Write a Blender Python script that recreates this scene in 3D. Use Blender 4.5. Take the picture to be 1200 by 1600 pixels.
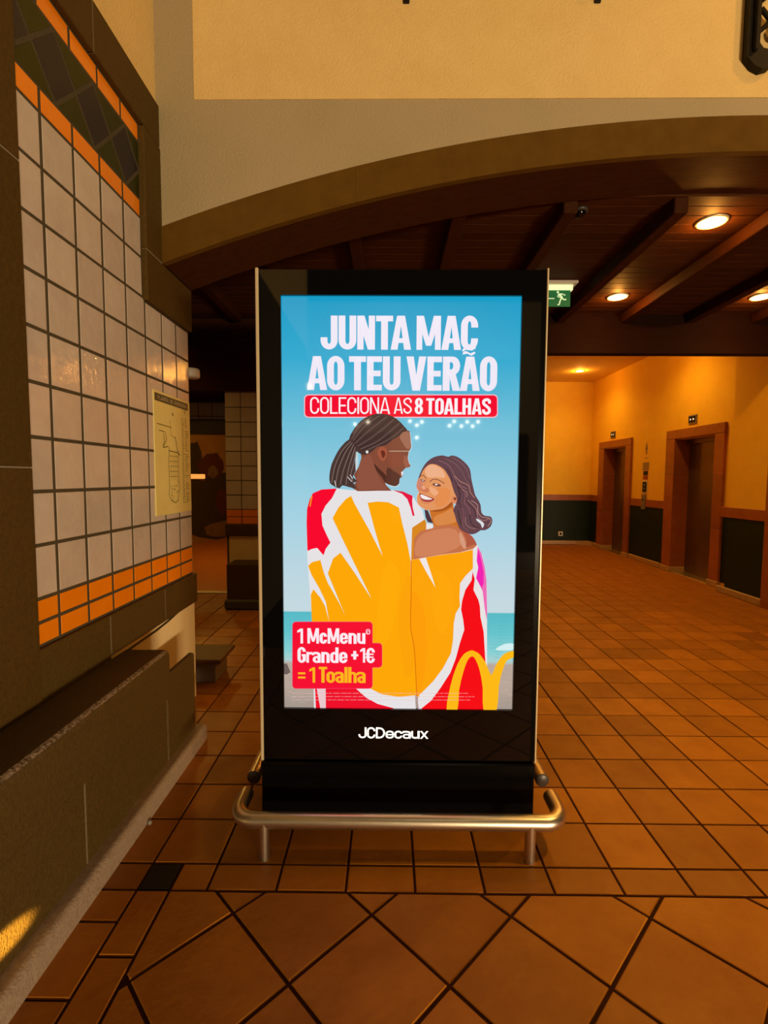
import bpy, math, random
from mathutils import Vector, Matrix
from mathutils.geometry import tessellate_polygon

for o in list(bpy.data.objects):
    bpy.data.objects.remove(o)
SC = bpy.context.scene
COL = SC.collection
R = math.radians

# ------------------------------------------------------------------ camera
cam_d = bpy.data.cameras.new('camera')
cam = bpy.data.objects.new('camera', cam_d)
COL.objects.link(cam)
cam_d.sensor_fit = 'VERTICAL'
cam_d.sensor_height = 36.0
cam_d.lens = 780.0 / 1600.0 * 36.0
cam_d.clip_start = 0.02
_p, _y, _r = R(3.9), R(0.45), R(0.3)
_fw = Vector((-math.sin(_y) * math.cos(_p), math.cos(_y) * math.cos(_p), -math.sin(_p)))
_rt = Vector((math.cos(_y), math.sin(_y), 0))
_up = _rt.cross(_fw)
_rt2 = math.cos(_r) * _rt + math.sin(_r) * _up
_up2 = -math.sin(_r) * _rt + math.cos(_r) * _up
_m = Matrix((_rt2, _up2, -_fw)).transposed().to_4x4()
_m.translation = Vector((0, 0, 1.48))
cam.matrix_world = _m
SC.camera = cam

# ------------------------------------------------------------------ world, large lights, exposure
world = bpy.data.worlds.new('world')
SC.world = world
world.use_nodes = True
world.node_tree.nodes['Background'].inputs[0].default_value = (1.0, 0.62, 0.30, 1)
world.node_tree.nodes['Background'].inputs[1].default_value = 0.016
SC.view_settings.view_transform = 'Standard'
SC.view_settings.look = 'None'
SC.view_settings.exposure = 0.0
SC.view_settings.gamma = 1.0
SC.view_settings.use_curve_mapping = False


def light(name, kind, loc, power, color, size=0.2, aim=None, spot=None, blend=0.5, size_y=None):
    d = bpy.data.lights.new(name, kind)
    d.energy = power
    d.color = color
    if kind == 'AREA':
        d.shape = 'RECTANGLE' if size_y else 'DISK'
        d.size = size
        if size_y:
            d.size_y = size_y
    else:
        d.shadow_soft_size = size
    if kind == 'SPOT':
        d.spot_size = spot
        d.spot_blend = blend
    o = bpy.data.objects.new(name, d)
    COL.objects.link(o)
    o.location = loc
    if aim is not None:
        o.rotation_euler = (Vector(aim) - Vector(loc)).to_track_quat('-Z', 'Y').to_euler()
    return o


WARM = (1.0, 0.74, 0.44)
TUNG = (1.0, 0.56, 0.10)
# added area fill, unseen behind the viewpoint to the right, low to spare floor
light('side_fill_light', 'AREA', (4.5, -6.0, 0.26), 690, WARM, 2.0, aim=(-0.6, 2.6, 2.0), size_y=0.4)
# unseen fill added high in the hall, aimed at the upper wall
light('hall_fill_light', 'AREA', (1.0, -2.0, 6.2), 10, WARM, 1.2, aim=(0.6, 2.9, 4.2))
# unseen fill added to brighten the back wall for the glass reflection
light('hall_fill_light', 'AREA', (0.5, -7.5, 6.3), 380, WARM, 1.5, aim=(0.5, -12.0, 3.2))
# lamp of the iron wall lantern beside the arch
light('lantern_light', 'POINT', (2.95, 1.75, 4.70), 38, (1.0, 0.52, 0.13), 0.10)
# ceiling downlight of the hall over the floor on the right
light('hall_downlight', 'SPOT', (2.6, 1.55, 4.2), 400, (1.0, 0.58, 0.16), 0.08, aim=(2.6, 1.7, 0), spot=R(80), blend=1.0)
# narrow spotlight of a shop display that throws a small pool on the stone bench
light('display_spotlight', 'SPOT', (0.3, -3.0, 1.15), 28000, (1.0, 0.60, 0.14), 0.01, aim=(-1.072, 1.285, 0.17), spot=R(1.05), blend=0.6)

# ------------------------------------------------------------------ materials
MATS = {}


def srgb(h):
    out = []
    for i in (0, 2, 4):
        c = int(h[i:i + 2], 16) / 255
        out.append(c / 12.92 if c <= 0.04045 else ((c + 0.055) / 1.055) ** 2.4)
    return tuple(out)


def mat(name, color, rough=0.6, metal=0.0, color2=None, nscale=12.0, namt=1.0, stretch=(1, 1, 1), bump=0.0, bscale=60.0, rand=0.0, coat=0.0, detail=6.0, spec=0.5, rough2=None):
    if name in MATS:
        return MATS[name]
    m = bpy.data.materials.new(name)
    m.use_nodes = True
    nt = m.node_tree
    b = nt.nodes['Principled BSDF']
    b.inputs['Roughness'].default_value = rough
    b.inputs['Metallic'].default_value = metal
    b.inputs['Coat Weight'].default_value = coat
    b.inputs['Coat Roughness'].default_value = 0.08
    b.inputs['Specular IOR Level'].default_value = spec
    b.inputs['Base Color'].default_value = (*color, 1)
    L = nt.links.new
    tc = nt.nodes.new('ShaderNodeTexCoord')
    mp = nt.nodes.new('ShaderNodeMapping')
    mp.inputs['Scale'].default_value = stretch
    geo = nt.nodes.new('ShaderNodeNewGeometry')
    L(geo.outputs['Position'], mp.inputs['Vector'])
    last = None
    if color2 is not None:
        n = nt.nodes.new('ShaderNodeTexNoise')
        n.inputs['Scale'].default_value = nscale
        n.inputs['Detail'].default_value = detail
        n.inputs['Roughness'].default_value = 0.65
        L(mp.outputs[0], n.inputs['Vector'])
        rp = nt.nodes.new('ShaderNodeValToRGB')
        rp.color_ramp.elements[0].position = 0.5 - 0.22 / namt
        rp.color_ramp.elements[1].position = 0.5 + 0.22 / namt
        rp.color_ramp.elements[0].color = (*color, 1)
        rp.color_ramp.elements[1].color = (*color2, 1)
        L(n.outputs['Fac'], rp.inputs['Fac'])
        last = rp.outputs['Color']
        if rough2 is not None:
            mr = nt.nodes.new('ShaderNodeMapRange')
            mr.inputs['From Min'].default_value = 0.3
            mr.inputs['From Max'].default_value = 0.7
            mr.inputs['To Min'].default_value = rough
            mr.inputs['To Max'].default_value = rough2
            L(n.outputs['Fac'], mr.inputs['Value'])
            L(mr.outputs[0], b.inputs['Roughness'])
    if rand:
        oi = nt.nodes.new('ShaderNodeObjectInfo')
        mr = nt.nodes.new('ShaderNodeMapRange')
        mr.inputs['To Min'].default_value = 1 - rand
        mr.inputs['To Max'].default_value = 1 + rand * 0.6
        L(oi.outputs['Random'], mr.inputs['Value'])
        mx = nt.nodes.new('ShaderNodeVectorMath')
        mx.operation = 'SCALE'
        if last is not None:
            L(last, mx.inputs[0])
        else:
            mx.inputs[0].default_value = color
        L(mr.outputs[0], mx.inputs['Scale'])
        last = mx.outputs[0]
    if last is not None:
        L(last, b.inputs['Base Color'])
    if bump:
        n2 = nt.nodes.new('ShaderNodeTexNoise')
        n2.inputs['Scale'].default_value = bscale
        n2.inputs['Detail'].default_value = 4
        L(mp.outputs[0], n2.inputs['Vector'])
        bp = nt.nodes.new('ShaderNodeBump')
        bp.inputs['Strength'].default_value = bump
        bp.inputs['Distance'].default_value = 0.01
        L(n2.outputs['Fac'], bp.inputs['Height'])
        L(bp.outputs[0], b.inputs['Normal'])
    MATS[name] = m
    return m


def emit(name, color, strength):
    if name in MATS:
        return MATS[name]
    m = bpy.data.materials.new(name)
    m.use_nodes = True
    nt = m.node_tree
    b = nt.nodes['Principled BSDF']
    b.inputs['Base Color'].default_value = (*color, 1)
    b.inputs['Emission Color'].default_value = (*color, 1)
    b.inputs['Emission Strength'].default_value = strength
    MATS[name] = m
    return m


def screen_mat():
    m = bpy.data.materials.new('lit screen image')
    m.use_nodes = True
    nt = m.node_tree
    b = nt.nodes['Principled BSDF']
    at = nt.nodes.new('ShaderNodeAttribute')
    at.attribute_name = 'ink'
    b.inputs['Base Color'].default_value = (0.004, 0.004, 0.004, 1)
    b.inputs['Roughness'].default_value = 0.04
    nt.links.new(at.outputs['Color'], b.inputs['Emission Color'])
    b.inputs['Emission Strength'].default_value = 1.0
    MATS['screen'] = m
    return m


screen_mat()
mat('wall tile', (0.66, 0.58, 0.50), 0.07, color2=(0.58, 0.50, 0.43), nscale=9, bump=0.22, bscale=22, rand=0.07)
mat('orange tile', (1.0, 0.30, 0.004), 0.24, color2=(0.96, 0.26, 0.003), nscale=14, bump=0.06, bscale=20, rand=0.05)
mat('green tile', (0.034, 0.036, 0.002), 0.35, color2=(0.025, 0.027, 0.001), nscale=20, rand=0.1, spec=0.2)
mat('violet tile', (0.028, 0.021, 0.026), 0.35, color2=(0.02, 0.015, 0.019), nscale=20, rand=0.1, spec=0.2)
mat('dark grout', (0.085, 0.066, 0.030), 0.9, color2=(0.06, 0.045, 0.02), nscale=60, bump=0.3)
mat('light grout', (0.26, 0.22, 0.16), 0.9, color2=(0.20, 0.165, 0.11), nscale=60)
mat('mosaic grout', (0.15, 0.12, 0.055), 0.9, color2=(0.11, 0.085, 0.035), nscale=60)
mat('brown stone', (0.105, 0.060, 0.010), 0.7, color2=(0.062, 0.033, 0.005), nscale=55, namt=0.8, bump=0.25, bscale=170, rand=0.10, detail=10, spec=0.2)
mat('bench stone', (0.115, 0.075, 0.018), 0.5, color2=(0.070, 0.040, 0.008), nscale=70, namt=0.8, bump=0.35, bscale=150, rand=0.05, detail=10, spec=0.3)
mat('arch stone', (0.140, 0.070, 0.006), 0.8, color2=(0.105, 0.049, 0.004), nscale=8, bump=0.2, bscale=120, spec=0.15)
mat('skirting stone', (0.42, 0.33, 0.24), 0.55, color2=(0.30, 0.22, 0.15), nscale=50, bump=0.3, bscale=120)
mat('cream plaster', (0.84, 0.61, 0.25), 0.85, color2=(0.78, 0.55, 0.21), nscale=5, bump=0.5, bscale=85, spec=0.15)
mat('pale plaster', (0.92, 0.76, 0.42), 0.8, color2=(0.88, 0.71, 0.38), nscale=6, bump=0.15, bscale=60, spec=0.15)
mat('highlight stone', (0.36, 0.27, 0.18), 0.5, color2=(0.085, 0.052, 0.014), nscale=75, namt=2.2, bump=0.6, bscale=120, detail=8)  # lighter speckle that paints the highlight on the bench edge
mat('taupe plaster', (0.46, 0.36, 0.22), 0.85, color2=(0.41, 0.335, 0.185), nscale=1.6, bump=0.5, bscale=85, detail=2, spec=0.15)
mat('yellow plaster', (0.88, 0.56, 0.050), 0.8, color2=(0.82, 0.50, 0.04), nscale=4, bump=0.25, bscale=70, spec=0.15)
mat('corridor ceiling paint', (0.85, 0.60, 0.13), 0.8, color2=(0.82, 0.56, 0.12), nscale=3, spec=0.15)
mat('dark wood', (0.082, 0.026, 0.005), 0.68, color2=(0.042, 0.012, 0.0025), nscale=9, stretch=(0.6, 6, 6), bump=0.12, bscale=30, rand=0.22, spec=0.10)
mat('beam wood', (0.062, 0.018, 0.004), 0.6, color2=(0.036, 0.010, 0.002), nscale=9, stretch=(6, 0.6, 6), bump=0.12, bscale=30, rand=0.12, spec=0.10)
mat('floor tile', (0.44, 0.165, 0.010), 0.36, color2=(0.33, 0.112, 0.006), nscale=5, bump=0.10, bscale=30, rand=0.28, rough2=0.5, spec=0.25)
mat('large floor tile', (0.46, 0.175, 0.010), 0.40, color2=(0.32, 0.108, 0.006), nscale=3.2, bump=0.14, bscale=34, rand=0.14, rough2=0.55, spec=0.25)
mat('black tile', (0.012, 0.010, 0.010), 0.35)
mat('floor grout', (0.050, 0.016, 0.004), 0.9, color2=(0.03, 0.010, 0.003), nscale=50, spec=0.1)
mat('red marble', (0.36, 0.11, 0.030), 0.35, color2=(0.26, 0.070, 0.018), nscale=7, bump=0.05, rand=0.12)
mat('green wainscot', (0.010, 0.022, 0.010), 0.5, color2=(0.007, 0.016, 0.007), nscale=14, spec=0.2)
mat('pale skirting', (0.46, 0.30, 0.15), 0.5, color2=(0.38, 0.23, 0.11), nscale=10)
mat('elevator steel', (0.22, 0.14, 0.085), 0.38, metal=0.8, color2=(0.16, 0.10, 0.06), nscale=6, stretch=(1, 30, 0.5))
mat('brushed steel', (0.80, 0.72, 0.58), 0.33, metal=1.0, color2=(0.70, 0.63, 0.50), nscale=14, stretch=(0.4, 8, 8))
mat('bright trim', (0.80, 0.66, 0.42), 0.38, metal=0.35)
mat('black glass', (0.003, 0.003, 0.003), 0.03, spec=0.5)
mat('black steel', (0.002, 0.002, 0.002), 0.22, spec=0.12)
mat('black iron', (0.010, 0.008, 0.005), 0.55, color2=(0.018, 0.013, 0.006), nscale=30, spec=0.15)
mat('cross beam wood', (0.018, 0.005, 0.0012), 0.7, color2=(0.011, 0.003, 0.001), nscale=9, stretch=(0.6, 6, 6), spec=0.05)
mat('black rubber', (0.012, 0.008, 0.006), 0.6)
mat('white plastic', (0.62, 0.58, 0.50), 0.4)
mat('dark plastic', (0.05, 0.04, 0.035), 0.4)
mat('grey plastic', (0.20, 0.17, 0.14), 0.4)
mat('map paper', (0.84, 0.74, 0.28), 0.35, color2=(0.78, 0.68, 0.24), nscale=8, spec=0.3)
mat('map ink', (0.16, 0.125, 0.02), 0.5)
mat('map band', (0.035, 0.055, 0.032), 0.4)
mat('map letters', (0.5, 0.47, 0.3), 0.5)
mat('sign green', (0.004, 0.085, 0.022), 0.4)
mat('bench wood', (0.13, 0.048, 0.014), 0.55, color2=(0.07, 0.023, 0.007), nscale=7, stretch=(1, 6, 6))
mat('mural sand', (0.42, 0.26, 0.085), 0.7, color2=(0.32, 0.17, 0.05), nscale=3)
mat('mural dark', (0.035, 0.030, 0.018), 0.7, color2=(0.06, 0.045, 0.022), nscale=9)
mat('mural red', (0.12, 0.035, 0.015), 0.7, color2=(0.08, 0.025, 0.012), nscale=9)
mat('mural pale', (0.24, 0.16, 0.08), 0.7, color2=(0.16, 0.10, 0.05), nscale=9)
mat('orange floor', (0.46, 0.165, 0.030), 0.5, color2=(0.40, 0.135, 0.024), nscale=40, bump=0.1)
mat('sticker red', (0.30, 0.03, 0.01), 0.5)
mat('sticker grey', (0.30, 0.20, 0.11), 0.5)
mat('lintel stone', (0.075, 0.062, 0.034), 0.6, color2=(0.055, 0.045, 0.022), nscale=30)
emit('lamp glow', (1.0, 0.55, 0.14), 24.0)
emit('hall lamp glow', (1.0, 0.86, 0.62), 40.0)
emit('hall lamp amber', (1.0, 0.62, 0.18), 22.0)
emit('exit lamp', (0.75, 0.85, 0.45), 0.9)
emit('exit green lit', (0.003, 0.11, 0.03), 0.55)
emit('exit white lit', (0.55, 0.72, 0.42), 0.75)
emit('logo white', (0.95, 1.0, 0.95), 1.15)
emit('warm shelf light', (1.0, 0.42, 0.08), 0.9)
emit('indicator white', (1.0, 0.8, 0.55), 0.9)


# ------------------------------------------------------------------ mesh helpers
class MB:
    """collects faces for one mesh object"""

    def __init__(s):
        s.v = []
        s.f = []
        s.sm = []

    def add(s, verts, faces, smooth=False):
        k = len(s.v)
        s.v += [tuple(p) for p in verts]
        s.f += [tuple(i + k for i in f) for f in faces]
        s.sm += [smooth] * len(faces)
        return s

    def box(s, x0, x1, y0, y1, z0, z1, c=0.0):
        if c <= 0:
            v = [(x, y, z) for z in (z0, z1) for y in (y0, y1) for x in (x0, x1)]
            return s.add(v, [(0, 2, 3, 1), (4, 5, 7, 6), (0, 1, 5, 4), (2, 6, 7, 3), (0, 4, 6, 2), (1, 3, 7, 5)])
        # chamfered box: 24 corner points
        c = min(c, (x1 - x0) * .45, (y1 - y0) * .45, (z1 - z0) * .45)
        X, Y, Zz = (x0, x1), (y0, y1), (z0, z1)
        idx = {}
        v = []
        for i in (0, 1):
            for j in (0, 1):
                for k in (0, 1):
                    sx, sy, sz = 1 - 2 * i, 1 - 2 * j, 1 - 2 * k
                    for ax in range(3):
                        p = [X[i] + sx * c, Y[j] + sy * c, Zz[k] + sz * c]
                        p[ax] = (X[i], Y[j], Zz[k])[ax]
                        idx[(i, j, k, ax)] = len(v)
                        v.append(p)
        f = []
        for ax in range(3):
            for sgn in (0, 1):
                o = [a for a in range(3) if a != ax]
                q = []
                for a, b in ((0, 0), (1, 0), (1, 1), (0, 1)):
                    t = [0, 0, 0]
                    t[ax] = sgn
                    t[o[0]] = a
                    t[o[1]] = b
                    q.append(idx[(*t, ax)])
                flip = (sgn == 0) != (ax == 1)
                f.append(tuple(q[::-1]) if flip else tuple(q))
        for ax in range(3):          # edges parallel to ax
            o = [a for a in range(3) if a != ax]
            for a in (0, 1):
                for b in (0, 1):
                    t0 = [0, 0, 0]
                    t0[o[0]] = a
                    t0[o[1]] = b
                    t1 = list(t0)
                    t1[ax] = 1
                    q = (idx[(*t0, o[0])], idx[(*t1, o[0])], idx[(*t1, o[1])], idx[(*t0, o[1])])
                    f.append(q)
        for i in (0, 1):
            for j in (0, 1):
                for k in (0, 1):
                    f.append((idx[(i, j, k, 0)], idx[(i, j, k, 1)], idx[(i, j, k, 2)]))
        return s.add(v, f)

    def tube(s, pts, r, n=12, caps=True):
        pts = [Vector(p) for p in pts]
        rr = r if isinstance(r, (list, tuple)) else [r] * len(pts)
        v = []
        prev = None
        for i, p in enumerate(pts):
            a = pts[max(i - 1, 0)]
            b = pts[min(i + 1, len(pts) - 1)]
            t = (b - a).normalized()
            if prev is None:
                u = t.orthogonal().normalized()
            else:
                u = (prev - t * prev.dot(t)).normalized()
            prev = u
            w = t.cross(u)
            for k in range(n):
                an = 2 * math.pi * k / n
                v.append(p + (u * math.cos(an) + w * math.sin(an)) * rr[i])
        f = []
        for i in range(len(pts) - 1):
            for k in range(n):
                f.append((i * n + k, i * n + (k + 1) % n, (i + 1) * n + (k + 1) % n, (i + 1) * n + k))
        s.add(v, f, True)
        if caps:
            s.add([v[k] for k in range(n)], [tuple(range(n))[::-1]])
            s.add([v[(len(pts) - 1) * n + k] for k in range(n)], [tuple(range(n))])
        return s

    def lathe(s, prof, c=(0, 0, 0), axis='z', n=24, smooth=True):
        v = []
        for r, h in prof:
            for k in range(n):
                a = 2 * math.pi * k / n
                p = (r * math.cos(a), r * math.sin(a), h)
                if axis == 'x':
                    p = (p[2], p[0], p[1])
                elif axis == '-x':
                    p = (-p[2], p[0], -p[1])
                elif axis == '-y':
                    p = (p[0], -p[2], p[1])
                v.append((p[0] + c[0], p[1] + c[1], p[2] + c[2]))
        f = []
        for i in range(len(prof) - 1):
            for k in range(n):
                f.append((i * n + k, i * n + (k + 1) % n, (i + 1) * n + (k + 1) % n, (i + 1) * n + k))
        return s.add(v, f, smooth)

    def prism(s, poly, h0, h1, axis='z', at=0.0):
        """poly in 2D, extruded from h0 to h1 along the axis"""
        fm = AX[axis]
        tris = tessellate_polygon([[Vector((a, b, 0)) for a, b in poly]])
        n = len(poly)
        v = [fm(a, b, h0) for a, b in poly] + [fm(a, b, h1) for a, b in poly]
        f = []
        for t in tris:
            a, b, c = [poly[i] for i in t]
            cr = (b[0] - a[0]) * (c[1] - a[1]) - (b[1] - a[1]) * (c[0] - a[0])
            t = tuple(t) if cr > 0 else tuple(t)[::-1]
            f.append(tuple(i + n for i in t))
            f.append(t[::-1])
        area = sum(poly[i - 1][0] * poly[i][1] - poly[i][0] * poly[i - 1][1] for i in range(n))
        for i in range(n):
            j = (i + 1) % n
            q = (i, j, j + n, i + n)
            f.append(q if area > 0 else q[::-1])
        return s.add(v, f)

    def mesh(s, name, m):
        me = bpy.data.meshes.new(name)
        me.from_pydata(s.v, [], s.f)
        if m:
            me.materials.append(MATS[m])
        me.polygons.foreach_set('use_smooth', s.sm)
        me.update()
        return me

    def build(s, name, m, parent=None):
        return link(name, s.mesh(name, m), parent)


AX = {'z': lambda a, b, h: (a, b, h), 'x': lambda a, b, h: (h, a, b), '-y': lambda a, b, h: (a, -h, b), '-x': lambda a, b, h: (-h, -a, b)}


def base_of(p):
    v = Vector((0, 0, 0))
    while p is not None:
        v = v + p.location
        p = p.parent
    return v


def link(name, me, parent=None, loc=(0, 0, 0)):
    o = bpy.data.objects.new(name, me)
    COL.objects.link(o)
    if parent is not None:
        o.parent = parent
        o.location = Vector(loc) - base_of(parent)
    else:
        o.location = loc
    return o


def thing(name, label, cat, loc, group=None):
    o = bpy.data.objects.new(name, None)
    o.empty_display_size = 0.05
    COL.objects.link(o)
    o.location = loc
    return tag(o, label, cat, group)


def tag(o, label, cat, group=None, kind=None):
    o['label'] = label
    o['category'] = cat
    if group:
        o['group'] = group
    if kind:
        o['kind'] = kind
    return o


def struct(o, label=None):
    o['kind'] = 'structure'
    if label:
        o['label'] = label
    return o


def inset(poly, d):
    n = len(poly)
    out = []
    for i in range(n):
        a, b, c = Vector(poly[i - 1]), Vector(poly[i]), Vector(poly[(i + 1) % n])
        e1 = (b - a).normalized()
        e2 = (c - b).normalized()
        n1 = Vector((-e1.y, e1.x))
        n2 = Vector((-e2.y, e2.x))
        k = 1 + n1.dot(n2)
        off = (n1 + n2) * (d / max(k, 0.3))
        out.append((b.x + off.x, b.y + off.y))
    return out


def tile_mb(poly, t, c, axis, mb=None, h0=0.0):
    """a tile with a softly chamfered upper edge (poly counter-clockwise)"""
    mb = mb or MB()
    fm = AX[axis]
    n = len(poly)
    ins = inset(poly, c)
    v = [fm(a, b, h0) for a, b in poly] + [fm(a, b, h0 + t - c) for a, b in poly] + [fm(a, b, h0 + t) for a, b in ins]
    f = [tuple(range(2 * n, 3 * n))]
    for r in (0, 1):
        for i in range(n):
            j = (i + 1) % n
            f.append((r * n + i, r * n + j, r * n + n + j, r * n + n + i))
    return mb.add(v, f)


def clip_rect(poly, x0, x1, y0, y1):
    def cut(poly, k, v, sg):
        out = []
        for i in range(len(poly)):
            a, b = poly[i - 1], poly[i]
            ia, ib = sg * (a[k] - v) >= -1e-9, sg * (b[k] - v) >= -1e-9
            if ia != ib:
                t = (v - a[k]) / (b[k] - a[k])
                out.append((a[0] + (b[0] - a[0]) * t, a[1] + (b[1] - a[1]) * t))
            if ib:
                out.append(b)
        return out
    for k, v, sg in ((0, x0, 1), (0, x1, -1), (1, y0, 1), (1, y1, -1)):
        if poly:
            poly = cut(poly, k, v, sg)
    res = []
    for p in poly:
        if not res or (abs(p[0] - res[-1][0]) + abs(p[1] - res[-1][1])) > 1e-4:
            res.append(p)
    if len(res) > 1 and abs(res[0][0] - res[-1][0]) + abs(res[0][1] - res[-1][1]) < 1e-4:
        res.pop()
    return res if len(res) >= 3 else []


def area2(p):
    return 0.5 * sum(p[i - 1][0] * p[i][1] - p[i][0] * p[i - 1][1] for i in range(len(p)))


TILE_CACHE = {}


def rect_tile(name, w, h, t, c, axis, m, parent, loc):
    key = (name, round(w, 4), round(h, 4), t, c, axis, m)
    if key not in TILE_CACHE:
        TILE_CACHE[key] = tile_mb([(-w / 2, -h / 2), (w / 2, -h / 2), (w / 2, h / 2), (-w / 2, h / 2)], t, c, axis).mesh(name, m)
    return link(name, TILE_CACHE[key], parent, loc)


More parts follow.
